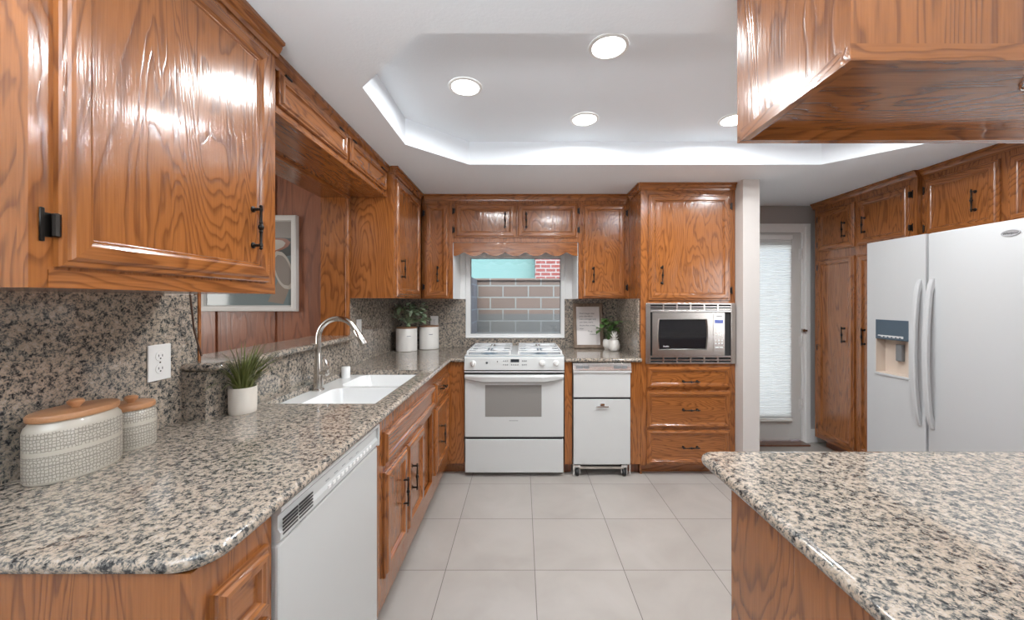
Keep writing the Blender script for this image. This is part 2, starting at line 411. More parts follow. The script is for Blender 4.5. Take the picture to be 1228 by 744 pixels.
def build_ceiling():
    bm = bmesh.new()
    def q(*pts): bm.faces.new([bm.verts.new(p) for p in pts])
    X0, X1, Y0, Y1 = -4.7, 3.5, -4.1, 3.82
    for a, b, c, d in ((X0, TX0, Y0, Y1), (TX1, X1, Y0, Y1), (TX0, TX1, Y0, TY0), (TX0, TX1, TY1, Y1)):
        q((a, c, ZC), (a, d, ZC), (b, d, ZC), (b, c, ZC))
    for px, py, sx, sy in ((TX0, TY0, 1, 1), (TX1, TY0, -1, 1), (TX1, TY1, -1, -1), (TX0, TY1, 1, -1)):
        q((px, py, ZC), (px + sx*CH, py, ZC), (px, py + sy*CH, ZC))
    oc = [(TX0, TY0+CH), (TX0+CH, TY0), (TX1-CH, TY0), (TX1, TY0+CH), (TX1, TY1-CH), (TX1-CH, TY1), (TX0+CH, TY1), (TX0, TY1-CH)]
    for i in range(8):
        a, b = oc[i], oc[(i+1) % 8]
        q((*a, ZC), (*b, ZC), (*b, ZT), (*a, ZT))
    q(*[(*p, ZT) for p in oc])
    bmesh.ops.remove_doubles(bm, verts=list(bm.verts), dist=1e-4)
    mb = MB(); mb.bm.free(); mb.bm = bm
    bmesh.ops.recalc_face_normals(bm, faces=list(bm.faces))
    mb.box(X0, X1, Y0, Y1, ROOF, ROOF + .1)
    return struct(mb, 'ceiling', CEIL)
build_ceiling()

XN, XW = -1.27, -1.18           # granite faces of the near wall and of the sink wall
YB = 3.66                        # granite face of the back wall
m = MB()
m.box(-1.36, XN-.015, -4.1, 1.485, 0, ROOF)
m.box(-1.36, XW-.015, 1.485, 2.58, 0, 1.10); m.box(XN-.015, XW-.015, 1.43, 1.485, 0, 1.10)
m.box(-1.36, XW-.015, 2.58, YB+.15, 0, ROOF)
m.box(-1.36, XW, 1.485, 2.58, 2.085, ROOF)
struct(m, 'wall_left', WALL)
# back wall with window and door openings
WX0, WX1, WZ0, WZ1 = -.543, .41, 1.016, 1.83
DX0, DX1, DZ1 = 1.84, 2.70, 2.03
yb0, yb1 = YB+.015, YB+.15
m = MB()
m.box(-1.36, WX0, yb0, yb1, 0, ROOF); m.box(WX0, WX1, yb0, yb1, 0, WZ0); m.box(WX0, WX1, yb0, yb1, WZ1, ROOF)
m.box(WX1, 1.75, yb0, yb1, 0, ROOF); m.box(1.75, DX0, yb0, yb1, 0, ROOF); m.box(DX0, DX1, yb0, yb1, DZ1, ROOF); m.box(DX1, 3.5, yb0, yb1, 0, ROOF)
struct(m, 'wall_back', GREYWALL)
m = MB(); m.box(3.40, 3.5, -4.1, yb0, 0, ROOF)
struct(m, 'wall_right', WALL)
m = MB(); m.box(-4.7, 3.4, -4.1, -4.0, 0, ROOF)
struct(m, 'wall_front', WALL)
# wing wall between tall cabinet and the passage
m = MB(); m.box(1.672, 1.798, 2.87, yb0, 0, ROOF); struct(m, 'wall_wing', WALL)
# den beyond the pass-through: reverse board-and-batten wood panelling
m = MB()
yd = 2.63
m.box(-4.7, -1.36, yd+.012, yd+.1, 0, ROOF, 1)
gx = [(-2.105 + .412*k) for k in range(-6, 3)]          # groove centres
edges = [-4.7] + sum([[g-.021, g+.021] for g in gx if g < -1.45], []) + [-1.36]
for i in range(0, len(edges), 2): m.box(edges[i], edges[i+1], yd, yd+.012, 0, ROOF, 0, bev=.002, seg=1)
struct(m, 'wall_den', [DZ, DZ])
m = MB(); m.box(-4.7, -4.6, -4.0, yd, 0, ROOF)
struct(m, 'wall_den_side', DZ)
# pass-through lining
m = MB(); m.box(-1.36, XW+.006, 2.562, 2.58, 1.135, 2.07, 0); m.box(XW-.01, XW+.012, 2.55, 2.583, 1.135, 2.07, 0, bev=.006)
struct(m, 'trim_1', WZ)
m = MB(); m.box(-1.36, XW+.006, 1.485, 2.58, 2.068, 2.085, 0); m.box(XW-.006, XW+.014, 1.485, 2.58, 2.058, 2.085, 0, bev=.005)
struct(m, 'trim_2', WY)
m = MB(); m.box(-1.36, XN+.004, 1.4855, 1.497, 1.135, 2.068, 0)
struct(m, 'trim_3', WZ)

# window
win = MB()
f = FB(YB+.045)
win.fbox(f, WX0, WX0+.046, WZ0, WZ1, 0, .05, bev=.004); win.fbox(f, WX1-.036, WX1, WZ0, WZ1, 0, .05, bev=.004)
win.fbox(f, WX0+.04, WX1-.03, WZ0, WZ0+.034, 0, .05, bev=.004); win.fbox(f, WX0+.04, WX1-.03, WZ1-.05, WZ1, 0, .05, bev=.004)
win.fbox(f, WX0+.001, WX1-.001, WZ0-.004, WZ0+.012, 0, .056, bev=.003)
w1 = struct(win, 'window_1', TRIMW)
m = MB(); m.box(WX0+.04, WX1-.03, YB+.03, YB+.034, WZ0+.03, WZ1-.045); m.build('pane', GLASS, w1)
m = MB()
for (a, b) in ((WX0+.046, WX0+.052), (WX1-.042, WX1-.036)): m.box(a, b, YB+.018, YB+.03, WZ0+.034, WZ1-.05)
m.box(WX0+.046, WX1-.036, YB+.018, YB+.03, WZ0+.034, WZ0+.04); m.box(WX0+.046, WX1-.036, YB+.018, YB+.03, 1.776, 1.786)
m.build('gasket', GREYP, w1)
# white painted reveals either side of the window
m = MB(); m.box(-.598, -.594, 3.295, yb0, 1.388, 1.875); m.box(-.594, WX0, YB+.008, yb0, 1.388, 1.875); struct(m, 'trim_4', TRIMW)
m = MB(); m.box(.482, .486, 3.295, yb0, 1.388, 1.875); m.box(WX1, .482, YB+.008, yb0, 1.388, 1.875); struct(m, 'trim_5', TRIMW)

# glazed door with a cellular shade
d = MB(); f = FB(YB+.045)
gx0, gx1, gz0, gz1 = 1.985, 2.575, .27, 1.90
d.fbox(f, DX0+.004, gx0, .03, DZ1-.005, 0, .04, bev=.003); d.fbox(f, gx1, DX1-.004, .03, DZ1-.005, 0, .04, bev=.003)
d.fbox(f, gx0, gx1, .03, gz0, 0, .04); d.fbox(f, gx0, gx1, gz1, DZ1-.005, 0, .04)
dr = struct(d, 'door_1', DOORW)
m = MB(); m.box(gx0, gx1, YB+.03, YB+.034, gz0, gz1); m.build('pane', GLASS, dr)
m = MB(); nz_ = 76; z0, z1 = .235, 1.965
rings = []
for i in range(nz_*2+1):
    z = z0 + (z1-z0)*i/(nz_*2); y = YB-.018 + (.005 if i % 2 else 0)
    rings.append([(1.93, y, z), (2.588, y, z)])
m.loft(rings, 0, False, False, closed=False); bl = m.build('shade', BLIND, dr, recalc=False)
m = MB(); m.box(1.925, 2.592, YB-.03, YB+.004, 1.962, 2.0, bev=.004); m.box(1.925, 2.592, YB-.03, YB+.003, .215, .24, bev=.004); m.build('shade_rail', TRIMW, dr)
for hz in (1.82, .98, .37):
    m = MB(); m.lathe((DX1-.004, YB-.004, hz-.05), [(0, .004), (.004, .009), (.05, .009), (.052, .0105), (.054, .009), (.1, .009), (.104, .004)], n=10)
    m.box(DX1-.03, DX1+.012, YB+.001, YB+.004, hz-.05, hz+.05); m.build('hinge', PLASTW, dr, smooth=True)
m = MB(); m.box(DX1-.02, DX1+.03, YB-.035, YB-.028, 1.075, 1.095, bev=.002); m.box(DX1-.004, DX1+.01, YB-.03, YB+.003, 1.07, 1.10); m.build('hinge_stop', NICKEL, dr)
m = MB(); f = FB(yb0)
for (a, b, c, e) in ((DX1, DX1+.085, 0, DZ1+.085), (DX0-.085, DX0, 0, DZ1+.085)):
    m.fbox(f, a, b, c, e, 0, .018, bev=.004); m.fbox(f, a+.03, b-.012, c, e-.03, .018, .026, bev=.004)
m.fbox(f, DX0, DX1, DZ1, DZ1+.085, 0, .018, bev=.004); m.fbox(f, DX0, DX1, DZ1+.02, DZ1+.06, .018, .026, bev=.004)
struct(m, 'trim_6', TRIMW)
m = MB(); m.box(DX0-.03, DX1+.01, YB-.10, yb1, 0, .016, bev=.004); struct(m, 'trim_7', wood('threshold_wood', 'X', (.20, .09, .05), (.12, .05, .03)))
m = MB(); m.box(DX1+.086, 3.40, yb0-.014, yb0, 0, .13, bev=.004); struct(m, 'baseboard_back', TRIMW)
m = MB(); m.box(2.9, 3.4, yb0-.001, yb0, 0, .01)
m.bm.free()

# ------------------------------------------------------------------ cabinet fittings
RING_D = [(0, 0), (0, .010), (.003, .0135), (.011, .0135), (.014, .018), (.019, .021), (.044, .021), (.049, .0185), (.052, .013), (.056, .013), (.059, .0085)]
RING_S = [(0, 0), (0, .010), (.002, .0135), (.008, .0135), (.011, .018), (.014, .021), (.024, .021), (.028, .0175), (.033, .0175), (.036, .011), (.040, .0085)]
def add_handle(F, u, v, L, vertical, parent, w0=.021, mat=None):
    mb = MB(); wb = w0 + .026
    o = Vector(F(u, v, wb)); ax = (Vector(F(0, 1, 0)) - Vector(F(0, 0, 0))) if vertical else (Vector(F(1, 0, 0)) - Vector(F(0, 0, 0)))
    nrm = Vector(F(0, 0, 1)) - Vector(F(0, 0, 0))
    P = [(-.5, .001), (-.49, .004), (-.465, .0058), (-.44, .0035), (-.42, .006), (-.38, .006), (-.35, .0035), (-.14, .0042), (-.10, .0062), (-.07, .0045), (-.03, .008), (0, .0092)]
    prof = [(t*L, r) for t, r in P] + [(-t*L, r) for t, r in reversed(P[:-1])]
    mb.lathe(o, prof, ax, 10)
    for s in (-.4, .4):
        mb.lathe(o + ax*(s*L) - nrm*.026, [(0, .010), (.003, .010), (.005, .005), (.026, .0045)], nrm, 10)
    return mb.build('handle', mat or BRONZE, parent, smooth=True)
def add_hinge(F, u, v, side, parent, h=.058):
    """side +1: the face frame lies on the larger-u side of the door edge u"""
    mb = MB()
    a, b = (u + .001*side, u + .020*side)
    mb.fbox(F, min(a, b), max(a, b), v - h*.36, v + h*.36, 0, .003)
    mb.fbox(F, min(u + .014*side, u + .022*side), max(u + .014*side, u + .022*side), v - h/2, v + h/2, 0, .0035, bev=.0012, seg=1)
    mb.lathe(F(u + .004*side, v - h*.36, .011), [(0, .003), (.002, .0062), (h*.72-.002, .0062), (h*.72, .003)], (0, 0, 1), 8)
    return mb.build('hinge', BRONZE, parent, smooth=True)
def add_front(F, kind, u0, u1, v0, v1, parent, handle=None, hinges=(), small=False, name=None):
    WH = WX if axis_u(F) == 0 else WY
    mb = MB(); mats = [WZ, WH]
    mb.panel(F, u0, u1, v0, v1, RING_S if small or kind == 'drawer' else RING_D, 0, 1, 0 if kind == 'door' else 1)
    o = mb.build(name or ('door' if kind == 'door' else 'drawer_front'), mats, parent)
    if handle:
        u, v, L, vert = handle; add_handle(F, u, v, L, vert, o, w0=.0085 if kind != 'edge' else .021)
    for (u, v, s) in hinges: add_hinge(F, u, v, s, o)
    return o
def add_frame(F, u0, u1, v0, v1, holes, parent):
    """face frame: plate with stiles vertical and rails horizontal, 20 mm thick, cut round the openings"""
    WH = WX if axis_u(F) == 0 else WY
    us = sorted({u0, u1, *[h[0] for h in holes], *[h[1] for h in holes]}); vs = sorted({v0, v1, *[h[2] for h in holes], *[h[3] for h in holes]})
    mb = MB()
    # stiles: full-height columns without holes
    def holed(a, b, c, d): return any(h[0] < (a+b)/2 < h[1] and h[2] < (c+d)/2 < h[3] for h in holes)
    for a, b in zip(us, us[1:]):
        col = [holed(a, b, c, d) for c, d in zip(vs, vs[1:])]
        if not any(col): mb.fbox(F, a, b, v0, v1, -.02, 0, 0); continue
        run = None
        for (c, d), hh in zip(list(zip(vs, vs[1:])) + [(v1, v1)], col + [True]):
            if not hh and run is None: run = c
            if hh and run is not None: mb.fbox(F, a, b, run, c, -.02, 0, 1); run = None
    return mb.build('face_frame', [WZ, WH], parent)
def add_crown(F, u0, u1, parent, z1=ZC, d=.032, h=.055, end0=False, end1=False):
    WH = WX if axis_u(F) == 0 else WY
    prof = [(-.02, z1-h), (.006, z1-h), (.009, z1-h*.78), (.016, z1-h*.62), (.022, z1-h*.40), (.022, z1-h*.28), (d, z1-h*.2), (d, z1-.001), (-.02, z1-.001)]
    mb = MB(); mb.prism(prof, lambda w, z, u: F(u, z, w), u0, u1)
    return mb.build('crown_molding', WH, parent)

H = .14
# ---------------- near left wall cabinet
F = FL(-.875)
c = thing('wall_cabinet', 'large glossy oak wall cabinet at upper left, hung over the two stoneware canisters', 'cabinet', (-1.07, 1.0, 1.394))
m = MB(); m.box(XN, -.895, .672, 1.345, 1.394, ZC-.002); m.build('body', WZ, c)
add_frame(F, .672, 1.345, 1.394, ZC-.002, [], c)
m = MB(); m.fbox(F, .70, 1.34, 1.3945, 1.428, 0, .0015); m.build('bottom_rail', WY, c)
dd = MB(); dd.panel(F, .708, 1.300, 1.434, 2.215, RING_D, 0, 1, 0); do = dd.build('door', [WZ, WY], c)
add_handle(F, 1.222, 1.607, .145, True, do, w0=.0085)
add_hinge(F, .708, 1.51, -1, do, .062); add_hinge(F, .708, 2.13, -1, do, .062)
add_crown(F, .672, 1.352, c)

# ---------------- bridge cabinet over the sink opening
F = FL(-.925)
c = thing('bridge_cabinet', 'shallow oak bridge cabinet with two flip-up doors spanning above the sink opening', 'cabinet', (-1.05, 1.96, 2.073))
m = MB(); m.box(XW+.016, -.945, 1.348, 2.582, 2.073, ZC-.002); m.build('body', WY, c)
add_frame(F, 1.348, 2.582, 2.073, ZC-.002, [(1.46, 1.95, 2.13, 2.22), (2.05, 2.52, 2.13, 2.22)], c)
m = MB(); m.fbox(F, 1.348, 2.582, 2.073, 2.083, 0, .006, bev=.002); m.build('bead', WY, c)
for (a, b) in ((1.425, 1.985), (2.015, 2.552)):
    dd = MB(); dd.panel(F, a, b, 2.108, 2.236, RING_S, 0, 1, 1); do = dd.build('door', [WZ, WY], c)
    for u in (a+.06, b-.06):
        hb = MB(); hb.fbox(F, u-.03, u+.03, 2.238, 2.250, 0, .003, bev=.001, seg=1); hb.lathe(F(u-.02, 2.24, .011), [(0, .003), (.002, .006), (.038, .006), (.04, .003)], (0, 1, 0), 8)
        hb.build('hinge', BRONZE, do, smooth=True)
add_crown(F, 1.353, 2.580, c, d=.024)

# ---------------- corner wall cabinet on the left wall
F = FL(-.875)
c = thing('wall_cabinet', 'narrow oak wall cabinet on the left wall beyond the sink opening', 'cabinet', (-1.03, 2.93, 1.388))
m = MB(); m.box(XW, -.895, 2.586, YB+.01, 1.388, ZC-.002); m.build('body', WZ, c)
add_frame(F, 2.586, 3.286, 1.388, ZC-.002, [], c)
add_front(F, 'door', 2.625, 3.215, 1.402, 2.212, c, handle=(2.735, 1.60, H, True))
add_crown(F, 2.580, 3.262, c)

# ---------------- back wall cabinets
YF = 3.29; F = FB(YF)
c = thing('wall_cabinet', 'narrow oak wall cabinet on the back wall, left of the window', 'cabinet', (-.735, 3.47, 1.388))
m = MB(); m.box(-.874, -.6, YF+.02, YB+.01, 1.388, ZC-.002); m.build('body', WZ, c)
add_frame(F, -.852, -.6, 1.388, ZC-.002, [], c)
add_front(F, 'door', -.842, -.632, 1.400, 2.212, c, handle=(-.728, 1.60, H, True), hinges=((-.842, 2.13, -1), (-.842, 1.49, -1)))
add_crown(F, -.842, -.6, c)
c = thing('wall_cabinet', 'low two-door oak wall cabinet above the window with a scalloped valance', 'cabinet', (-.055, 3.47, 1.76))
m = MB(); m.box(-.599, .489, YF+.02, YB+.01, 1.877, ZC-.002); m.build('body', WX, c)
add_frame(F, -.599, .489, 1.877, ZC-.002, [], c)
add_front(F, 'door', -.583, -.053, 1.915, 2.210, c, handle=(-.147, 2.065, H, True), hinges=((-.583, 2.15, -1), (-.583, 1.985, -1)))
add_front(F, 'door', -.045, .480, 1.915, 2.210, c, handle=(.036, 2.065, H, True), hinges=((.480, 2.15, 1), (.480, 1.985, 1)))
add_crown(F, -.599, .489, c)
pts = [(-.594, 1.874), (-.594, 1.764)]; N = 110
for i in range(1, N):
    x = -.594 + 1.076*i/N
    k = (x + .506)/.1787; fr = k - round(k)
    z = 1.764 + .026*math.exp(-(fr/.19)**2) - .004*math.cos(2*PI*fr)*(-1 if abs(fr) > .25 else 0)
    pts.append((x, z))
pts += [(.482, 1.764), (.482, 1.874)]
m = MB(); m.prism(pts, lambda u, z, h: (u, h, z), YF+.002, YF+.021); m.build('valance', WX, c)
c = thing('wall_cabinet', 'oak wall cabinet on the back wall between window and microwave, above the framed letter', 'cabinet', (.71, 3.47, 1.388))
m = MB(); m.box(.49, .929, YF+.02, YB+.01, 1.388, ZC-.002); m.build('body', WZ, c)
add_frame(F, .49, .929, 1.388, ZC-.002, [], c)
add_front(F, 'door', .525, .897, 1.396, 2.205, c, handle=(.617, 1.594, H, True), hinges=((.897, 2.13, 1), (.897, 1.485, 1)))
add_crown(F, .49, .905, c)

# ---------------- tall microwave cabinet
YT = 2.97; F = FB(YT); TXL, TXR = .931, 1.668
c = thing('tall_cabinet', 'tall oak cabinet housing the microwave, a door above and three drawers below', 'cabinet', (1.3, 3.3, 0))
m = MB()
m.box(TXL, TXL+.02, YT+.02, YB+.01, .08, ZC-.002); m.box(TXR-.02, TXR, YT+.02, YB+.01, .08, ZC-.002)
m.box(TXL+.02, TXR-.02, YB-.01, YB+.01, .08, ZC-.002); m.box(TXL+.02, TXR-.02, YT+.02, YB-.01, 1.36, ZC-.002); m.box(TXL+.02, TXR-.02, YT+.02, YB-.01, .08, .87)
m.build('body', WZ, c)
add_frame(F, TXL, TXR, .08, ZC-.002, [(.995, 1.628, .888, 1.34)], c)
m = MB(); m.box(TXL+.01, TXR-.002, YT+.075, YT+.09, 0, .08); m.box(TXL, TXL+.015, YT+.03, YB-.01, 0, .08); m.build('toe_kick', WX, c)
add_front(F, 'door', .986, 1.624, 1.374, 2.200, c, handle=(1.09, 1.569, .15, True), hinges=((1.624, 2.11, 1), (1.624, 1.452, 1)))
for (a, b, hz) in ((.690, .856, .741), (.378, .664, .52), (.097, .362, .228)):
    add_front(F, 'drawer', .975, 1.624, a, b, c, handle=(1.312, hz, .135, False), name='drawer')
add_crown(F, TXL-.02, TXR, c)
m = MB(); m.prism([(-.0, ZC-.055), (.006, ZC-.055), (.009, ZC-.043), (.016, ZC-.034), (.022, ZC-.022), (.022, ZC-.015), (.032, ZC-.011), (.032, ZC-.001), (0, ZC-.001)], lambda w, z, h: (TXL-w, h, z), YT-.02, YF-.034); m.build('crown_return', WY, c)

# ---------------- microwave
M0, M1, N0, N1 = .964, 1.660, .880, 1.352
c = thing('microwave', 'built-in stainless steel microwave with louvred trim kit in the tall oak cabinet', 'microwave', (1.31, 3.1, .88))
m = MB(); m.box(1.005, 1.618, YT+.005, YT+.42, .90, 1.33); m.build('body', BLACK, c)
tk = MB(); ff = FB(YT-.001)
tk.fbox(ff, M0, M0+.035, N0, N1, 0, .018, bev=.002); tk.fbox(ff, M1-.035, M1, N0, N1, 0, .018, bev=.002)
mt0, mt1 = .945, 1.278
tk.fbox(ff, M0+.03, M1-.03, N1-.012, N1, 0, .018, bev=.002); tk.fbox(ff, M0+.03, M1-.03, N0, N0+.012, 0, .018, bev=.002)
tk.fbox(ff, M0+.03, M1-.03, mt1+.004, mt1+.018, 0, .018, bev=.002); tk.fbox(ff, M0+.03, M1-.03, mt0-.016, mt0-.002, 0, .018, bev=.002)
for i in range(7):
    u = M0+.03 + (M1-M0-.06)*i/6; tk.fbox(ff, u-.006, u+.006, mt1+.004, N1-.004, 0, .0175); tk.fbox(ff, u-.006, u+.006, N0+.004, mt0-.004, 0, .0175)
for z in (1.305, 1.323): tk.fbox(ff, M0+.03, M1-.03, z-.0035, z+.0035, 0, .016)
for z in (.909,): tk.fbox(ff, M0+.03, M1-.03, z-.0045, z+.0045, 0, .016)
tk.build('trim_kit', STEEL, c)
m = MB(); m.fbox(ff, M0+.03, M1-.03, N0+.005, N1-.005, .001, .004); m.build('vent_backing', DARKSLOT, c)
m = MB(); dx0, dx1 = 1.010, 1.480
# door with a bowed window opening
def bowed(u0, u1, v0, v1, bow, n=8):
    out = []
    for i in range(n+1):
        t = i/n; out.append((u1 + bow*4*t*(1-t), v0 + (v1-v0)*t))
    for i in range(n+1):
        t = i/n; out.append((u0 - bow*4*t*(1-t), v1 - (v1-v0)*t))
    return out
wz0, wz1 = .998, 1.222
inner = bowed(1.068, 1.424, wz0, wz1, .008)
outer = [(dx1, mt0 + (mt1-mt0)*i/8) for i in range(9)] + [(dx0, mt1 - (mt1-mt0)*i/8) for i in range(9)]
bev_in = bowed(1.058, 1.434, wz0-.008, wz1+.008, .009)
R = [[F(u, v, .002) for u, v in outer], [F(u, v, .030) for u, v in outer], [F(u, v, .030) for u, v in bev_in], [F(u, v, .034) for u, v in [( (a[0]*.5+b[0]*.5), (a[1]*.5+b[1]*.5)) for a, b in zip(bev_in, inner)]], [F(u, v, .024) for u, v in inner]]
m.loft(R, 0, False, False); md = m.build('door', STEEL, c)
m = MB(); m.prism(inner, lambda u, v, w: F(u, v, w), .004, .0255); m.build('window', DKGLASS, md)
for i, wd in enumerate((.011, .016, .006, .014)): pass
text_mesh('logo', 'Profile', .017, Matrix.Translation(F(1.118, 1.016, .0265)) @ Matrix.Rotation(PI/2, 4, 'X'), PAPER, md)
m = MB(); m.fbox(F, dx1+.001, 1.572, mt0, mt1, .002, .030, bev=.002); cp = m.build('control_panel', STEEL, c)
m = MB(); m.fbox(F, 1.494, 1.558, 1.196, 1.222, .030, .0315); m.build('display', BLUEDISP, cp)
m = MB(); m.fbox(F, 1.507, 1.553, 1.249, 1.254, .030, .0308); m.build('maker_mark', DARKSLOT, cp)
for (zz, dots) in ((1.158, 3), (1.131, 3), (1.104, 3), (1.062, 3), (1.040, 3)):
    for k in range(dots):
        m = MB(); m.lathe(F(1.502 + .024*k, zz, .030), [(0, .0052), (.001, .0052), (.0014, .003)], (0, -1, 0), 8); m.build('button', PLASTW, cp)
for u in (1.497, 1.530):
    m = MB(); m.fbox(F, u, u+.026, 1.004, 1.014, .030, .0313, bev=.001, seg=1); m.build('button', PLASTW, cp)

# ---------------- base cabinets, left run
XF = -.58; F = FL(XF); ZB = .10
c = thing('base_cabinet', 'short oak base cabinet at near counter end, stepped drawer front, left of the dishwasher', 'cabinet', (-.9, .77, 0))
m = MB(); m.box(XN, XF-.02, .665, .878, ZB, .891); m.build('body', WZ, c)
add_frame(F, .665, .878, ZB, .891, [], c)
add_front(F, 'drawer', .704, .853, .684, .823, c, small=True, name='drawer')
add_front(F, 'door', .704, .853, .215, .66, c, small=True)
m = MB(); m.box(XN, XF-.08, .68, .878, 0, ZB); m.build('toe_kick', WY, c)
c = thing('sink_cabinet', 'oak sink base cabinet with long false drawer front and two doors, right of dishwasher', 'cabinet', (-.9, 2.0, 0))
m = MB(); m.box(XW, XF-.04, 1.495, 2.478, ZB, .66); m.box(XW+.005, XF-.02, 1.495, 1.56, .66, .891); m.build('body', WZ, c)
add_frame(F, 1.495, 2.478, ZB, .891, [(2.215, 2.445, .20, .645)], c)
m = MB(); m.fbox(F, 2.2, 2.46, .19, .65, -.032, -.024); m.build('recessed_panel', WZ, c)
add_front(F, 'drawer', 1.575, 2.465, .684, .823, c, name='false_drawer_front')
add_front(F, 'door', 1.575, 1.868, .215, .655, c, handle=(1.82, .455, H, True), hinges=())
add_front(F, 'door', 1.885, 2.185, .215, .655, c, handle=(1.975, .455, H, True), hinges=((2.185, .59, 1), (2.185, .28, 1)))
m = MB(); m.box(XF-.1, XF-.08, 1.495, 2.478, 0, ZB); m.build('toe_kick', WY, c)
YK = 2.97
c = thing('base_cabinet', 'narrow oak base cabinet in the left corner between sink cabinet and range', 'cabinet', (-.8, 2.75, 0))
m = MB(); m.box(XW, XF-.02, 2.48, YB, ZB, .891); m.box(XF-.02, -.452, YK+.02, YB, ZB, .891); m.build('body', WZ, c)
add_frame(F, 2.48, YK-.001, ZB, .891, [], c)
m = MB(); m.box(XF-.02, -.452, YK, YK+.02, ZB-.005, .891); m.build('filler_panel', WZ, c)
add_front(F, 'drawer', 2.50, 2.935, .684, .823, c, handle=(2.72, .752, .12, False), name='drawer', small=True)
add_front(F, 'door', 2.50, 2.935, .215, .655, c, handle=(2.70, .425, H, True))
m = MB(); m.box(XF-.1, XF-.08, 2.48, 3.06, 0, ZB); m.box(XF-.08, -.452, 3.045, 3.06, 0, ZB); m.build('toe_kick', WY, c)
# fillers beside the compactor
c = thing('filler_cabinet', 'narrow plain oak filler strip between the white range and white trash compactor', 'cabinet', (.365, 3.2, 0))
m = MB(); m.box(.334, .392, YK, YB, .09, .891); m.build('panel', WZ, c)
m = MB(); m.box(.334, .392, YK+.07, YB, 0, .09); m.build('toe_kick', DZ, c)
c = thing('filler_cabinet', 'plain oak filler strip between white trash compactor and tall microwave cabinet', 'cabinet', (.89, 3.2, 0))
m = MB(); m.box(.850, .929, YK, YB, .09, .891); m.build('panel', WZ, c)
m = MB(); m.box(.850, .929, YK+.07, YB, 0, .09); m.build('toe_kick', DZ, c)

# ---------------- granite worktops
ZK0, ZK1 = .892, .922
NOSE = [(.0, 0), (.010, .001), (.017, .006), (.020, .015), (.017, .024), (.010, .029), (0, .03)]
def nosing(mb, path, closed=False, z0=ZK0, prof=NOSE):
    P = [Vector((p[0], p[1])) for p in path]; rings = []
    for i, p in enumerate(P):
        d0 = (p - P[i-1]).normalized() if i else (P[1]-p).normalized()
        d1 = (P[i+1]-p).normalized() if i < len(P)-1 else d0
        n0 = Vector((d0.y, -d0.x)); n1 = Vector((d1.y, -d1.x)); nn = (n0 + n1).normalized()
        k = 1/max(.3, nn.dot(n0))
        rings.append([(p.x + nn.x*w*k, p.y + nn.y*w*k, z0 + z) for w, z in prof])
    mb.loft(rings, 0, True, True, closed=True)
def arc(cx, cy, r, a0, a1, n=6): return [(cx + r*math.cos(a0 + (a1-a0)*i/n), cy + r*math.sin(a0 + (a1-a0)*i/n)) for i in range(n+1)]
XE = -.567; YE0 = .672; YE1 = YK - .01
SX0, SX1, SY0, SY1 = -1.128, -.640, 1.652, 2.456          # sink cut-out
m = MB()
corner = arc(XE-.05, YE0+.05, .05, -PI/2, 0)
up = lambda a, b, h: (a, b, h)
m.prism([(XN, YE0)] + corner + [(XE, 1.43), (XN, 1.43)], up, ZK0, ZK1)
m.box(XW, XE, 1.43, SY0, ZK0, ZK1); m.box(XW, SX0, SY0, SY1, ZK0, ZK1); m.box(SX1, XE, SY0, SY1, ZK0, ZK1)
m.box(XW, XE, SY1, YB, ZK0, ZK1); m.box(XE, -.452, YE1, YB, ZK0, ZK1); m.box(-.452, .334, 3.605, YB, ZK0, ZK1)
nosing(m, [(XN, YE0)] + corner + [(XE, YE1), (-.452, YE1)])
c = solo(m, 'granite_worktop', GR, 'speckled granite worktop along the left wall with the white sink in it', 'countertop', (-.9, 1.9, ZK0), smooth=True)
m = MB(); m.box(.334, .930, YE1, YB, ZK0, ZK1); nosing(m, [(.334, YE1), (.930, YE1)])
solo(m, 'granite_worktop', GR, 'short speckled granite worktop between range and tall cabinet, over the trash compactor', 'countertop', (.63, 3.3, ZK0), smooth=True)
# splashbacks
m = MB(); m.box(XN-.0149, XN, .60, 1.4849, ZK1, 1.394)
solo(m, 'granite_splashback', GR, 'tall granite splashback slab on the near left wall behind the stoneware canisters', 'backsplash', (XN-.007, 1.0, ZK1))
m = MB(); m.box(XW-.0149, XW, 1.4301, 2.58, ZK1, 1.104)
solo(m, 'granite_splashback', GR, 'low granite splashback under the sill ledge behind the sink', 'backsplash', (XW-.007, 2.0, ZK1))
m = MB(); m.box(XN, XW, 1.415, 1.43, ZK1, 1.104)
solo(m, 'granite_splashback', GR, 'small granite return slab under the left end of the sill ledge, behind the potted grass', 'backsplash', (-1.22, 1.42, ZK1))
m = MB(); m.box(XW-.0149, XW, 2.583, YB, ZK1, 1.387)
solo(m, 'granite_splashback', GR, 'granite splashback slab on the left wall by the white switch plate', 'backsplash', (XW-.007, 3.1, ZK1))
ys = yb0-.003
m = MB(); m.box(XW, WX0, YB, ys, ZK1, 1.387); m.box(WX0, WX1, YB, ys, ZK1, WZ0); m.box(WX1, .915, YB, ys, ZK1, 1.387)
solo(m, 'granite_splashback', GR, 'granite splashback on the back wall, cut around the window behind the range', 'backsplash', (-.2, YB+.007, ZK1))
m = MB(); m.box(.915, .930, 3.0, YB, ZK1, 1.387)
solo(m, 'granite_splashback', GR, 'granite side splash on the tall cabinet beside the leafy plant', 'backsplash', (.922, 3.3, ZK1))
# ledge
m = MB()
m.prism([(-1.40, 1.4975), (-1.40, 2.561), (-1.15, 2.561), (-1.15, 1.45), (-1.165, 1.43), (XN, 1.43), (XN, 1.4975)], up, 1.105, 1.135)
nosing(m, [(XN+.0, 1.41+.02)] + arc(-1.175, 1.455, .025, -PI/2, 0) + [(-1.15, 2.561)], z0=1.105)
solo(m, 'granite_ledge', GR, 'raised granite sill ledge of the pass-through above the sink', 'ledge', (-1.27, 2.0, 1.105), smooth=True)

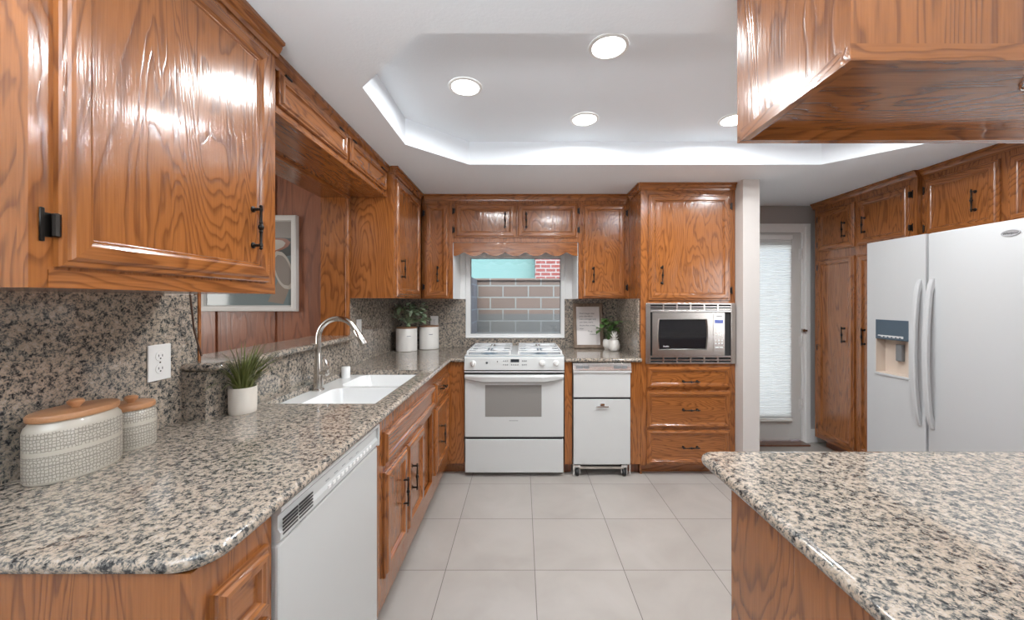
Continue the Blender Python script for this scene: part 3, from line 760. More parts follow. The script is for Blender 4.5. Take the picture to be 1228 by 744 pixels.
# ---------------- sink
c = thing('kitchen_sink', 'white enamel double-bowl sink set under the left granite worktop', 'sink', (-.88, 2.05, .7))
m = MB(); zr = .8912
bowls = ((SX0+.10, SX1-.006, SY0+.006, 2.085, .70), (SX0+.10, SX1-.006, 2.125, SY1-.008, .74))
x0, x1, y0, y1 = SX0-.004, SX1+.004, SY0-.004, SY1+.004
def strip(a, b, c_, d): m.box(a, b, c_, d, zr-.006, zr)
strip(x0, SX0+.10, y0, y1); strip(SX1-.006, x1, y0, y1); strip(SX0+.10, SX1-.006, y0, SY0+.006); strip(SX0+.10, SX1-.006, SY1-.008, y1); strip(SX0+.10, SX1-.006, 2.085, 2.125)
for (a, b, cc, d, zb) in bowls:
    r = .06
    m.loft([rrect(a, b, cc, d, r, zr, sharp=True), rrect(a, b, cc, d, r, zr), rrect(a+.004, b-.004, cc+.004, d-.004, r, zr-.01),
            rrect(a+.018, b-.018, cc+.018, d-.018, r, zb+.05), rrect(a+.035, b-.035, cc+.035, d-.035, r, zb+.012), rrect(a+.07, b-.07, cc+.07, d-.07, r, zb)], 0, False, True)
m.build('bowls', SINKW, c, smooth=True)
for (a, b, cc, d, zb) in bowls:
    dm = MB(); dm.lathe(((a+b)/2, (cc+d)/2, zb), [(0, .055), (.003, .055), (.004, .048), (.001, .03)], n=24); dm.build('drain', CHROME, c, smooth=True)
# faucet
fx, fy, fz = -1.090, 2.03, .8914
c = thing('faucet', 'tall gooseneck pull-down faucet in polished nickel behind the sink', 'faucet', (fx, fy, fz))
m = MB(); m.lathe((fx, fy, fz), [(0, .030), (.006, .030), (.010, .026), (.06, .023), (.13, .0205), (.18, .0175), (.2, .0165)], n=20)
pts = [(fx, fy, fz+.195)]
R_ = .105; zt = 1.275 - R_
for i in range(0, 15):
    a = PI - (PI*.86)*i/14; pts.append((fx + R_ + R_*math.cos(a), fy, zt + R_*math.sin(a)))
m.tube(pts, .0145, 12); m.build('neck', NICKEL, c, smooth=True)
ex, ez = pts[-1][0], pts[-1][2]
d = Vector((pts[-1][0]-pts[-2][0], 0, pts[-1][2]-pts[-2][2])).normalized()
m = MB(); m.lathe((ex, fy, ez), [(0, .0145), (.004, .0165), (.05, .0185), (.085, .022), (.092, .021), (.093, .012)], d, 16); m.build('spray_head', NICKEL, c, smooth=True)
m = MB(); m.lathe((fx+.012, fy-.004, fz+.095), [(0, .014), (.028, .014), (.034, .016), (.045, .016), (.048, .008)], (1, -.25, 0), 14)
m.tube([(fx+.055, fy-.015, fz+.098), (fx+.062, fy-.017, fz+.125), (fx+.05, fy-.014, fz+.155), (fx+.035, fy-.01, fz+.175)], [.006, .0065, .007, .0075], 8); m.build('lever', NICKEL, c, smooth=True)
m = MB(); m.lathe((-1.098, 2.365, .8914), [(0, .026), (.062, .026), (.068, .024), (.070, .018)], n=20)
solo(m, 'air_gap_cap', SINKW, 'small white cylindrical air gap cap behind the sink, right of the faucet', 'air gap', (-1.098, 2.365, .8914), smooth=True)

# ---------------- dishwasher
XD = -.568; F = FL(XD)
c = thing('dishwasher', 'white built-in dishwasher under the left granite worktop', 'dishwasher', (-.85, 1.19, 0))
m = MB(); m.box(XW+.03, XD-.03, .885, 1.49, .05, .886); m.build('body', ENAMEL, c)
m = MB(); m.fbox(F, .883, 1.490, .063, .800, -.03, 0, bev=.006); m.build('door', ENAMEL, c)
m = MB(); m.prism([(-.03, .804), (.0, .804), (.006, .812), (.006, .828), (-.001, .838), (-.001, .868), (.008, .878), (.008, .888), (-.03, .888)], lambda w, z, u: F(u, z, w), .883, 1.482)
m.fbox(F, 1.478, 1.490, .804, .888, -.03, .010, bev=.003); cp = m.build('control_panel', ENAMEL, c)
for k in range(5):
    m = MB(); z = .819 + .0085*k; 
    m.fbox(F, .892, .952, z, z+.0045, .0052, .0066); m.fbox(F, .957, 1.02, z, z+.0045, .0052, .0066); m.build('vent_slot', BLACK, cp)
m = MB(); m.fbox(F, .962, .985, .8085, .812, .0045, .0068); m.build('badge', GREYP, cp)
for k in range(12):
    u = 1.10 + .027*k
    m = MB(); m.fbox(F, u, u+.017, .822, .833, .003, .0075, bev=.0015, seg=1); m.build('button', PLASTW, cp)
for k in range(5):
    u = 1.10 + .05*k
    m = MB(); m.fbox(F, u, u+.02, .846, .848, -.001, .0003); m.build('marking', GREYP, cp)
m = MB(); m.box(XD-.09, XD-.075, .885, 1.49, 0, .07); m.build('toe_panel', DARKSLOT, c)

# ---------------- range
RX0, RX1, YR = -.448, .328, 2.945; F = FB(YR)
c = thing('gas_range', 'white slide-in gas range with oven window below the kitchen window', 'range', (-.06, 3.25, 0))
m = MB(); m.box(RX0+.012, RX1-.012, YR+.03, 3.60, .03, .905); m.build('body', ENAMEL, c)
for (px, py) in ((RX0+.06, YR+.09), (RX1-.06, YR+.09), (RX0+.06, 3.5), (RX1-.06, 3.5)):
    m = MB(); m.lathe((px, py, 0), [(0, .018), (.012, .018), (.014, .01), (.03, .01)], n=12); m.build('foot', BLACK, c)
m = MB(); m.prism([(2.962, .918), (2.962, .934), (2.975, .938), (3.595, .938), (3.60, .932), (3.60, .905), (2.975, .905)], lambda y, z, x: (x, y, z), RX0, RX1)
m.build('cooktop', COOKT, c)
m = MB()
for px0, px1, py0, py1 in ((RX0+.004, RX1-.004, 2.968, 2.985), (RX0+.004, RX1-.004, 3.575, 3.597), (RX0+.004, RX0+.022, 2.985, 3.575), (RX1-.022, RX1-.004, 2.985, 3.575), (-.112, -.008, 2.985, 3.575)):
    m.box(px0, px1, py0, py1, .938, .9475, bev=.002)
m.build('cooktop_rim', ENAMEL, c)
m = MB(); m.prism([(YR-.020, .835), (YR-.008, .925), (YR+.002, .934), (YR+.03, .934), (YR+.03, .835)], lambda y, z, x: (x, y, z), RX0+.002, RX1-.002, bev=.002)
m.box(RX0+.002, RX1-.002, YR-.016, YR+.03, .816, .826); cp = m.build('control_panel', ENAMEL, c)
m = MB(); m.box(RX0+.01, RX1-.01, YR-.008, YR+.03, .804, .836); m.build('vent_gap', DARKSLOT, c)
nv = Vector((0, -.99, .12)).normalized()
def onpanel(u, v, w): # v: height on the slanted panel
    y = YR - .020 + .012*(v-.835)/.09; return Vector((u, y, v)) + nv*w
for u in (-.378, .155, .262):
    m = MB(); m.lathe(onpanel(u, .888, 0), [(0, .024), (.004, .024), (.006, .019), (.024, .016), (.027, .013)], nv, 16)
    a = onpanel(u, .888, .014); m.box(a.x-.0045, a.x+.0045, a.y-.02, a.y, a.z-.018, a.z+.018, bev=.002, seg=1); m.build('knob', PLASTW, cp, smooth=True)
m = MB(); a = onpanel(-.272, .89, .002); m.lathe(a - nv*.002, [(0, .009), (.005, .008), (.006, .004)], nv, 12); m.build('indicator', BLACK, cp)
m = MB(); m.lathe(onpanel(-.19, .90, 0), [(0, .005), (.004, .004)], nv, 8); m.build('indicator', BLACK, cp)
m = MB(); P0 = [onpanel(u, v, .0015) for u, v in ((-.088, .895), (-.022, .895), (-.022, .918), (-.088, .918))]; P1 = [onpanel(u, v, -.004) for u, v in ((-.088, .895), (-.022, .895), (-.022, .918), (-.088, .918))]
m.loft([P1, P0]); m.build('display', DISP, cp)
for (us, vs) in (((-.142, -.126, -.112), (.905, .876)), ((-.080, -.064, -.048, -.032), (.876,)), ((.004, .018, .032), (.905, .876))):
    for u in us:
        for v in vs:
            m = MB(); a = onpanel(u, v, .001); m.lathe(a - nv*.002, [(0, .0055), (.004, .005), (.005, .003)], nv, 8); m.build('button', GREYP, cp)
m = MB(); m.fbox(F, RX0+.004, RX1-.004, .312, .800, -.028, .0, bev=.004)
door = m.build('oven_door', ENAMEL, c)
m = MB(); n_ = 16; rings = []
for i in range(n_+1):
    t = i/n_; u = RX0+.006 + (RX1-RX0-.012)*t; b_ = min(1, 4*t*(1-t)*1.6)
    zlo = .760 - .022*b_
    rings.append([F(u, .800, -.004), F(u, .799, .012+.022*b_), F(u, .785, .02+.026*b_), F(u, zlo+.01, .016+.024*b_), F(u, zlo, .004+.012*b_), F(u, zlo+.004, -.004)])
m.loft(rings); m.build('handle', ENAMEL, door, smooth=True)
m = MB(); m.fbox(F, -.286, .152, .470, .716, -.004, .0012, bev=.0005, seg=1); m.build('window', OVENGLASS, door)
m = MB(); m.fbox(F, -.10, -.03, .437, .441, 0, .0005); m.build('maker_mark', GREYP, door)
m = MB(); m.fbox(F, RX0+.006, RX1-.006, .034, .293, -.028, .0, bev=.004); m.build('drawer', ENAMEL, c)
m = MB(); m.fbox(F, RX0+.014, RX1-.014, .29, .315, -.026, -.008); m.build('gap', DARKSLOT, c)
for (bx, by) in ((-.27, 3.12), (-.27, 3.44), (.15, 3.12), (.15, 3.44)):
    m = MB(); m.lathe((bx, by, .938), [(0, .062), (.002, .06), (.003, .045), (.005, .043), (.0055, .034), (.008, .032), (.009, .024)], n=24); m.build('burner', [BURNER], c, smooth=True)
GR_lab = ('white enamel burner grate on the left half of the range', 'white enamel burner grate on the right half of the range')
def grate(cx, label):
    m = MB(); x0, x1, y0, y1, z0, z1 = cx-.168, cx+.168, 3.0, 3.56, .962, .974
    b = .006
    for y in (y0, y1, (y0+y1)/2): m.box(x0, x1, y-b, y+b, z0, z1, bev=.002, seg=1)
    for x in (x0, x1): m.box(x-b, x+b, y0, y1, z0, z1, bev=.002, seg=1)
    for by in (3.12, 3.44):
        for (dx, dy) in ((1, 0), (-1, 0), (0, 1), (0, -1), (.75, .75), (-.75, .75), (.75, -.75), (-.75, -.75)):
            L_ = .165 if dx and not dy else (.13 if not dx else .115)
            p0 = (cx + dx*.03, by + dy*.03, z1-.004); p1 = (cx + dx*L_*(1 if not dy else 1.25), by + dy*L_, z1-.006)
            m.tube([p0, p1], .0055, 6)
    for x in (x0, x1):
        for y in (y0, y1, 3.28): m.box(x-.007, x+.007, y-.007, y+.007, .9477, z0+.002)
    return solo(m, 'burner_grate', GRATE, label, 'grate', (cx, 3.28, .9477), group='burner grates on the range')
grate(-.262, GR_lab[0]); grate(.142, GR_lab[1])

# ---------------- trash compactor
F = FB(2.945); K0, K1 = .400, .842
c = thing('trash_compactor', 'white trash compactor on casters with chrome control strip, right of the range', 'trash compactor', (.62, 3.2, 0))
m = MB(); m.box(K0+.004, K1-.004, 2.975, 3.56, .085, .875); m.build('body', ENAMEL, c)
m = MB(); m.fbox(F, K0, K1, .620, .826, -.03, 0, bev=.004); m.fbox(F, K0-.004, K1+.006, .812, .828, -.03, .010, bev=.003); m.build('upper_panel', ENAMEL, c)
m = MB(); m.fbox(F, K0, K1, .098, .605, -.03, 0, bev=.004); m.build('bin_drawer', ENAMEL, c)
m = MB(); m.fbox(F, K0+.004, K1-.004, .602, .623, -.03, -.004); m.build('gap', DARKSLOT, c)
m = MB(); m.prism([(-.03, .83), (.012, .83), (.002, .858), (-.004, .885), (-.03, .885)], lambda w, z, u: F(u, z, w), K0-.004, K1+.006, bev=.002); cs = m.build('control_strip', STEEL, c)
for (a, b) in ((K0+.02, K0+.075), (K0+.08, K0+.12), (K0+.31, K0+.37), (K0+.375, K0+.415)):
    m = MB(); m.fbox(F, a, b, .842, .868, -.01, .0075, bev=.002, seg=1); m.build('switch', GREYP, cs)
m = MB(); m.fbox(F, .571, .674, .545, .556, .010, .020, bev=.004); m.fbox(F, .605, .64, .545, .575, 0, .012, bev=.003); m.build('handle', CHROME, c)
m = MB(); m.box(K0+.05, K1-.05, 2.955, 2.965, .060, .078); m.build('base_bar', NICKEL, c)
m = MB(); m.box(K0+.02, K1-.02, 3.0, 3.5, .06, .09); m.build('base_frame', BLACK, c)
for (px, py) in ((K0+.03, 2.972), (K1-.045, 2.972), (K0+.03, 3.5), (K1-.045, 3.5)):
    m = MB(); m.lathe((px-.012, py, .028), [(0, .012), (.002, .027), (.006, .028), (.020, .028), (.024, .027), (.026, .012)], (1, 0, 0), 18); w = m.build('caster', RUBBER, c, smooth=True)
    m = MB(); m.box(px-.024, px-.018, py-.014, py+.018, .022, .09); m.box(px+.018, px+.024, py-.014, py+.018, .022, .09); m.box(px-.024, px+.024, py-.018, py+.018, .07, .09); m.build('bracket', CHROME, w)
for (a, b) in ((K0-.004, K0+.006), (K1-.008, K1+.002)):
    m = MB(); m.box(a, b, 2.948, 2.96, .012, .1); m.build('guide', CHROME, c)

# ---------------- refrigerator
XR = 2.42; F = FR(XR); Y0, YS, Y1 = 1.745, 2.27, 2.66
c = thing('refrigerator', 'white side-by-side refrigerator with ice dispenser at right', 'refrigerator', (2.85, 2.2, 0))
m = MB(); m.box(XR+.075, 3.25, Y0+.005, Y1-.005, .03, 1.755, bev=.004); m.build('body', FRIDGE, c)
m = MB(); m.fbox(F, Y0, YS-.004, .05, 1.772, -.07, 0, bev=.012, seg=3); fd = m.build('door', FRIDGE, c, smooth=True)
da, db, dz0, dz1 = 2.375, 2.595, .885, 1.244
m = MB(); m.fbox(F, YS+.004, da, .05, 1.772, -.07, 0); m.fbox(F, db, Y1, .05, 1.772, -.07, 0); m.fbox(F, da, db, .05, dz0, -.07, 0); m.fbox(F, da, db, dz1, 1.772, -.07, 0)
m.fbox(F, da-.001, db+.001, dz0-.001, dz1, -.07, -.066)
zd = m.build('freezer_door', FRIDGE, c)
m = MB(); m.fbox(F, da, db, 1.113, dz1, -.06, .003, bev=.003); dp = m.build('dispenser_panel', SLATE, zd)
m = MB(); m.fbox(F, da+.03, db-.02, 1.135, 1.141, .003, .005)
for k in range(6): m.fbox(F, da+.03+.027*k, da+.045+.027*k, 1.128, 1.133, .003, .0045)
m.build('buttons', PLASTW, dp)
m = MB(); m.fbox(F, da, db, dz0, 1.113, -.066, -.062); m.fbox(F, da, da+.003, dz0, 1.113, -.062, 0); m.fbox(F, db-.003, db, dz0, 1.113, -.062, 0); m.fbox(F, da, db, dz0, dz0+.004, -.062, 0); m.build('dispenser_recess', BISQUE, zd)
m = MB(); m.fbox(F, 2.455, 2.495, .975, 1.085, -.06, -.035, bev=.005); m.build('dispenser_paddle', GREYP, zd)
m = MB(); m.fbox(F, da-.004, db+.004, dz0-.014, dz0+.002, -.05, .006, bev=.003); m.build('drip_sill', FRIDGE, zd)
m = MB(); m.fbox(F, YS-.004, YS+.004, .06, 1.765, -.07, -.02); m.build('door_seam', GREYP, c)
for (u, par) in ((2.305, zd), (2.235, fd)):
    m = MB(); rings = []; n_ = 22
    for i in range(n_+1):
        t = i/n_; z = .615 + .885*t; b_ = math.sin(PI*t)**.55 if 0 < t < 1 else 0
        w = .012 + .043*b_; hw = .011 + .004*b_
        w_in = max(-.001, w - .022)
        if t < .06 or t > .94: w_in = -.001
        rings.append([F(u-hw, z, w_in), F(u+hw, z, w_in), F(u+hw, z, w-.006), F(u+hw*.6, z, w), F(u-hw*.6, z, w), F(u-hw, z, w-.006)])
    m.loft(rings); m.build('handle', FRIDGE, par, smooth=True)
m = MB(); m.lathe(F(1.878, 1.706, 0), [(0, .039), (.002, .039), (.004, .036), (.0035, .034), (.0035, .001)], (-1, 0, 0), 32, sx=1, sy=1)
for v in m.bm.verts: v.co.z = 1.706 + (v.co.z-1.706)*.42
bd = m.build('badge', plain('silver_badge', (.42, .42, .43), .25, metal=.25), fd, smooth=True)
Mt = Matrix(((0, 0, -1, XR-.0042), (-1, 0, 0, 1.878), (0, 1, 0, 1.705), (0, 0, 0, 1)))
text_mesh('badge_text', 'Whirlpool', .0145, Mt, INK, bd, shear=.3)
m = MB(); m.box(XR+.03, 3.2, Y0+.02, Y1-.02, 0, .05); m.build('base_grille', GREYP, c)

# ---------------- right wall cabinets
F = FR(2.78)
c = thing('pantry_cabinet', 'tall oak pantry with two upper and two lower doors beside the white door', 'cabinet', (3.1, 3.12, 0))
m = MB(); m.box(2.80, 3.395, 2.668, 3.60, .085, ZC-.002); m.build('body', WZ, c)
add_frame(F, 2.668, 3.60, .085, ZC-.002, [], c)
m = MB(); m.box(2.855, 2.87, 2.668, 3.56, 0, .085); m.box(2.87, 3.39, 3.545, 3.56, 0, .085); m.build('toe_kick', DY, c)
for (z0, z1, hz) in ((1.823, 2.200, 1.985), (.115, 1.750, 1.077)):
    add_front(F, 'door', 3.165, 3.555, z0, z1, c, handle=(3.262, hz, H, True), hinges=[(3.555, z, 1) for z in ((z0+.07, z1-.07) if z1 - z0 < 1 else (z0+.08, (z0+z1)/2, z1-.07))])
    add_front(F, 'door', 2.718, 3.132, z0, z1, c, handle=(3.07, hz, H, True), hinges=[(2.718, z, -1) for z in (z0+.07, z1-.07)])
add_crown(F, 2.662, 3.62, c)
F = FR(2.81)
c = thing('wall_cabinet', 'oak wall cabinet hung above the white refrigerator', 'cabinet', (3.1, 2.1, 1.80))
m = MB(); m.box(2.83, 3.395, 1.2, 2.664, 1.80, ZC-.002); m.build('body', WZ, c)
add_frame(F, 1.2, 2.664, 1.80, ZC-.002, [], c)
add_front(F, 'door', 2.225, 2.638, 1.815, 2.205, c, handle=(2.345, 1.99, H, True), hinges=((2.638, 2.14, 1), (2.638, 1.875, 1)))
add_front(F, 'door', 1.77, 2.185, 1.815, 2.205, c, handle=(2.08, 1.99, H, True), hinges=((1.77, 2.14, -1), (1.77, 1.875, -1)))
add_front(F, 'door', 1.29, 1.70, 1.815, 2.205, c)
add_crown(F, 1.2, 2.660, c)

# ---------------- peninsula
c = thing('peninsula_cabinet', 'oak peninsula base with plain side panel under the right foreground worktop', 'cabinet', (1.6, .75, 0))
m = MB(); m.box(.552, 3.39, .46, 1.00, .0, .891); m.build('body', WZ, c)
m = MB(); PX, PY = .540, 1.120
cr = arc(PX+.03, PY-.03, .03, PI, PI/2)
m.prism([(PX, .40)] + cr + [(3.395, PY), (3.395, .40)], up, ZK0, ZK1)
path = [(3.395, PY)] + list(reversed(cr)) + [(PX, .40)]
nosing(m, list(reversed(path)) if False else [(x, y) for x, y in path][::-1] if False else path[::-1][::-1])
pw = solo(m, 'granite_worktop', GR, 'large speckled granite peninsula worktop in the right foreground', 'countertop', (1.6, .75, ZK0), smooth=True)
# ---------------- cabinet hanging over the peninsula
hx, hy0, hy1, hz = .545, .629, .961, 1.769
c = thing('hanging_cabinet', 'glossy oak cabinet hanging from the ceiling over the peninsula at upper right', 'cabinet', (1.3, .8, hz))
m = MB(); m.box(hx, 2.3, hy0, hy1, hz+.028, ZC-.002); m.build('body', WZ, c)
m = MB(); m.box(hx, 2.3, hy0, hy0+.02, hz, hz+.028, 0); m.box(hx, 2.3, hy1-.02, hy1, hz, hz+.028, 0); m.box(hx, hx+.02, hy0+.02, hy1-.02, hz, hz+.028, 1); m.build('bottom_frame', [WX, WY], c)
m = MB(); m.box(hx+.02, 2.28, hy0+.02, hy1-.02, hz+.024, hz+.0282); m.build('bottom_panel', WX, c)
m = MB(); m.lathe((.995, .722, hz+.024), [(0, .032), (-.004, .032), (-.012, .027), (-.017, .016), (-.019, .002)], n=24)
solo(m, 'puck_light', CHROME, 'round chrome puck light fixed under the hanging cabinet at upper right', 'light', (.995, .722, hz+.024), smooth=True)

# ------------------------------------------------------------------ recessed lights
spots = [(-.284, 1.903, 'recessed ceiling light at the left end of the tray ceiling'),
         (.366, 1.603, 'recessed ceiling light closest to the tray edge, largest in view'),
         (.370, 2.243, 'recessed ceiling light near the far edge of the tray, above the range side'),
         (1.255, 2.250, 'recessed ceiling light half hidden behind the hanging cabinet'),
         (1.255, 1.603, 'recessed ceiling light over the peninsula, hidden behind the hanging cabinet'),
         (1.95, 1.903, 'recessed ceiling light at the right end of the tray, by the refrigerator')]
for (x, y, lab) in spots:
    c = thing('recessed_light', lab, 'ceiling light', (x, y, ZT), group='recessed kitchen ceiling lights')
    m = MB(); m.loft([[(x + r*math.cos(2*PI*i/40), y + r*math.sin(2*PI*i/40), ZT + z) for i in range(40)] for r, z in ((.084, -.0005), (.084, -.004), (.078, -.007), (.070, -.007), (.067, -.002))], 0, False, False)
    m.build('trim_ring', TRIMW, c, smooth=True)
    m = MB(); m.lathe((x, y, ZT-.003), [(0, .069), (-.001, .069), (-.002, .06)], n=32); m.build('diffuser', LAMPM, c)
    l = bpy.data.lights.new('can_lamp', 'AREA'); l.shape = 'DISK'; l.size = .13; l.energy = CAN_WATT; l.spread = math.radians(174); l.color = CAN_COLOR
    lo = bpy.data.objects.new('can_lamp', l); COL.objects.link(lo); lo.parent = c; lo.location = (0, 0, -.012)

# ------------------------------------------------------------------ things on the worktops
def canister(loc, a, b, h, label):
    x, y, z = loc
    c = thing('canister', label, 'canister', loc)
    m = MB(); m.lathe((x, y, z), [(0, .94), (.003, .97), (h*.06, 1), (h*.82, 1), (h*.9, .97), (h*.97, .88), (h, .86)], n=48, sx=a, sy=b); m.build('jar', CANM, c, smooth=True)
    m = MB(); m.lathe((x, y, z+h+.0005), [(0, .93), (.003, .95), (.012, .95), (.015, .93), (.016, .9)], n=48, sx=a, sy=b); ld = m.build('lid', LIDW, c, smooth=True)
    m = MB(); m.lathe((x, y, z+h+.016), [(0, .008), (.004, .009), (.012, .016), (.018, .0165), (.022, .012), (.023, .004)], n=20); m.build('knob', LIDW, ld, smooth=True)
canister((-1.182, 1.005, ZK1), .066, .100, .150, 'larger oval stoneware canister with wooden lid on the left granite worktop')
canister((-1.208, 1.172, ZK1), .056, .061, .117, 'smaller stoneware canister with wooden lid, behind the larger one by the wall outlet')

def grass_pot():
    x, y, z = -1.122, 1.525, ZK1
    c = thing('potted_grass', 'short artificial grass in a cream pot in front of the sill ledge, left of the sink', 'potted plant', (x, y, z))
    m = MB(); m.lathe((x, y, z), [(0, .94), (.003, .98), (.02, 1), (.102, 1.02), (.104, 1.0), (.103, .93), (.09, .92), (.088, .02)], n=36, sx=.046, sy=.050); m.build('pot', CREAM, c, smooth=True)
    m = MB(); m.lathe((x, y, z+.088), [(0, .041), (.004, .04)], n=20); m.build('soil', SOIL, c)
    m = MB(); rnd = random.Random(3)
    for i in range(120):
        a = rnd.uniform(0, 2*PI); r0 = .036*math.sqrt(rnd.random()); L_ = rnd.uniform(.12, .20); lean = (r0/.036)**1.2*rnd.uniform(.45, 1.25) + rnd.uniform(0, .1)
        d = Vector((math.cos(a), math.sin(a), 0)); sd = Vector((-d.y, d.x, 0)); p = Vector((x, y, z+.09)) + d*r0
        wd = rnd.uniform(.0036, .0058); rings = []
        for k in range(7):
            t = k/6; th = lean*(.35 + .75*t); q = p + (d*math.sin(th) + Vector((0, 0, 1))*math.cos(th))*(L_*t)
            if q.x < -1.122: q.x = -1.122 + .2*(q.x + 1.122)*0
            w = wd*(1 - t**1.6) + .0003
            rings.append([q - sd*w, q + sd*w, q + d*.0008])
        m.loft(rings, rnd.choice((0, 0, 1)))
    m.build('blades', [GRASS, plain('grass_yellow_green', (.16, .17, .055), .45)], c)
grass_pot()

def utility(name, label, loc, r, h):
    x, y, z = loc
    c = thing(name, label, 'canister', loc, group='white canisters in the far corner')
    m = MB(); m.lathe((x, y, z), [(0, r*.95), (.004, r), (h-.004, r), (h, r*.97)], n=36); m.build('jar', CERAM, c, smooth=True)
    m = MB(); m.lathe((x, y, z+h+.0005), [(0, r*.99), (.002, r), (.010, r), (.012, r*.97)], n=36); m.build('lid', wood('canister_lid_' + str(round(r*1000)), 'X', (.30, .16, .09), (.18, .09, .045), lines=8, rough=.4, coat=.1), c, smooth=True)
    # small embossed word on the front, towards the room
    a = math.radians(-62 if x < -.95 else -66)
    m = MB()
    for k in range(5):
        aa = a + (k-2)*.075; p = Vector((x + (r+.0004)*math.cos(aa), y + (r+.0004)*math.sin(aa), z + h*.68)); m.box(p.x-.003, p.x+.003, p.y-.0008, p.y+.0008, p.z-.003, p.z+.003)
    m.build('word_mark', GREYP, c)
utility('white_canister', 'left of the two white corner canisters, nearer the sink', (-1.035, 3.405, ZK1), .092, .202)
utility('white_canister', 'right of the two white corner canisters, nearer the range', (-.868, 3.545, ZK1), .090, .207)

def leaf(m, p, d, up, L_, W_, mat=0, fold=.25, droop=.3):
    d = d.normalized(); s = d.cross(up).normalized(); nrm = s.cross(d).normalized(); rings = []
    prof = [(0, .05), (.15, .55), (.35, .95), (.55, 1), (.75, .75), (.9, .38), (1, .02)]
    for t, w in prof:
        q = p + d*(L_*t) - nrm*(droop*L_*t*t)
        rings.append([q - s*(W_*w*.5) + nrm*(fold*W_*w*.4), q, q + s*(W_*w*.5) + nrm*(fold*W_*w*.4)])
    m.loft(rings, mat, False, False, closed=False)
def foliage(m, st, base, n, R, H_, LL, WW, rnd, lim, mats=1):
    for i in range(n):
        a = rnd.uniform(0, 2*PI); rr = R*math.sqrt(rnd.random()); h = H_*rnd.uniform(.15, 1)
        tip = Vector(base) + Vector((rr*math.cos(a), rr*math.sin(a), h))
        if not lim(tip): continue
        mid = Vector(base)*.5 + tip*.5 + Vector((0, 0, h*.2))
        st.tube([base, mid, tip], .0014, 5)
        for k in range(3):
            d = Vector((math.cos(a + rnd.uniform(-1.3, 1.3)), math.sin(a + rnd.uniform(-1.3, 1.3)), rnd.uniform(-.3, .7)))
            L_ = LL*rnd.uniform(.7, 1.2); p = mid.lerp(tip, rnd.uniform(.5, 1))
            if lim(p + d.normalized()*L_): leaf(m, p, d, Vector((0, 0, 1)), L_, WW*rnd.uniform(.75, 1.2), rnd.randrange(mats))
SAGE2 = plain('sage_leaf_pale', (.38, .47, .33), .5); GREEN2 = plain('plant_green_light', (.14, .26, .07), .4)
def corner_plant():
    zl = ZK1 + .202 + .0126; b = (-1.025, 3.42, zl); rnd = random.Random(11)
    c = thing('eucalyptus_sprigs', 'bunch of grey-green eucalyptus sprigs sitting on the white corner canisters', 'foliage', b)
    m = MB(); m.lathe(b, [(0, .018), (.006, .022), (.022, .012), (.030, .010)], n=12); m.build('stem_bundle', SAGE, c, smooth=True)
    m = MB(); st = MB(); base = (b[0], b[1], zl + .02)
    lim = lambda q: XW+.015 < q.x < -.84 and 3.33 < q.y < YB-.02 and zl+.018 < q.z < 1.378
    foliage(m, st, base, 62, .19, .20, .064, .042, rnd, lim, 2)
    m.build('leaves', [SAGE, SAGE2], c, smooth=True, recalc=False); st.build('stems', SAGE, c)
corner_plant()

# ---------------- framed letter, vases and plant beside the range
def letter():
    x0, x1, z0, hgt, yb = .487, .768, ZK1, .425, 3.575
    c = thing('framed_letter', 'handwritten letter in a weathered wooden frame leaning on the splashback right of the range', 'picture frame', ((x0+x1)/2, yb, z0))
    tilt = .16
    def G(u, v, w): return (u, yb - w*math.cos(tilt) + v*math.sin(tilt), z0 + v*math.cos(tilt) + w*math.sin(tilt) + .0015)
    m = MB(); fw = .033
    prof = [(0, 0), (0, .016), (.006, .02), (.014, .017), (.027, .017), (.030, .012), (fw, .010)]
    R = [[G(u, v, w) for u, v in ((x0+i, i), (x1-i, i), (x1-i, hgt-i), (x0+i, hgt-i))] for i, w in prof]
    m.loft(R, 0, True, True); fr = m.build('frame', FRAMEB, c)
    m = MB(); q = [(x0+fw-.003, fw-.003), (x1-fw+.003, fw-.003), (x1-fw+.003, hgt-fw+.003), (x0+fw-.003, hgt-fw+.003)]
    m.loft([[G(u, v, .0102) for u, v in q], [G(u, v, .0112) for u, v in q]]); pp = m.build('paper', PAPER, c)
    lines = [("Don't forget that", .328, 0), ('your therefore', .301, 0), ('was a stranger and', .274, 0), ('you then, and a', .245, 0), ('house that comes', .214, 0), ('true.', .184, 0), ('Truly,', .158, .075), ('Cristina', .130, .095)]
    for s, v, du in lines:
        p = G(x0 + .058 + du, v, .0116)
        M = Matrix.Translation(p) @ Matrix.Rotation(PI/2 - tilt, 4, 'X')
        text_mesh('handwriting', s, .0205, M, INK, pp, extrude=.0002, shear=.25, align='LEFT')
letter()
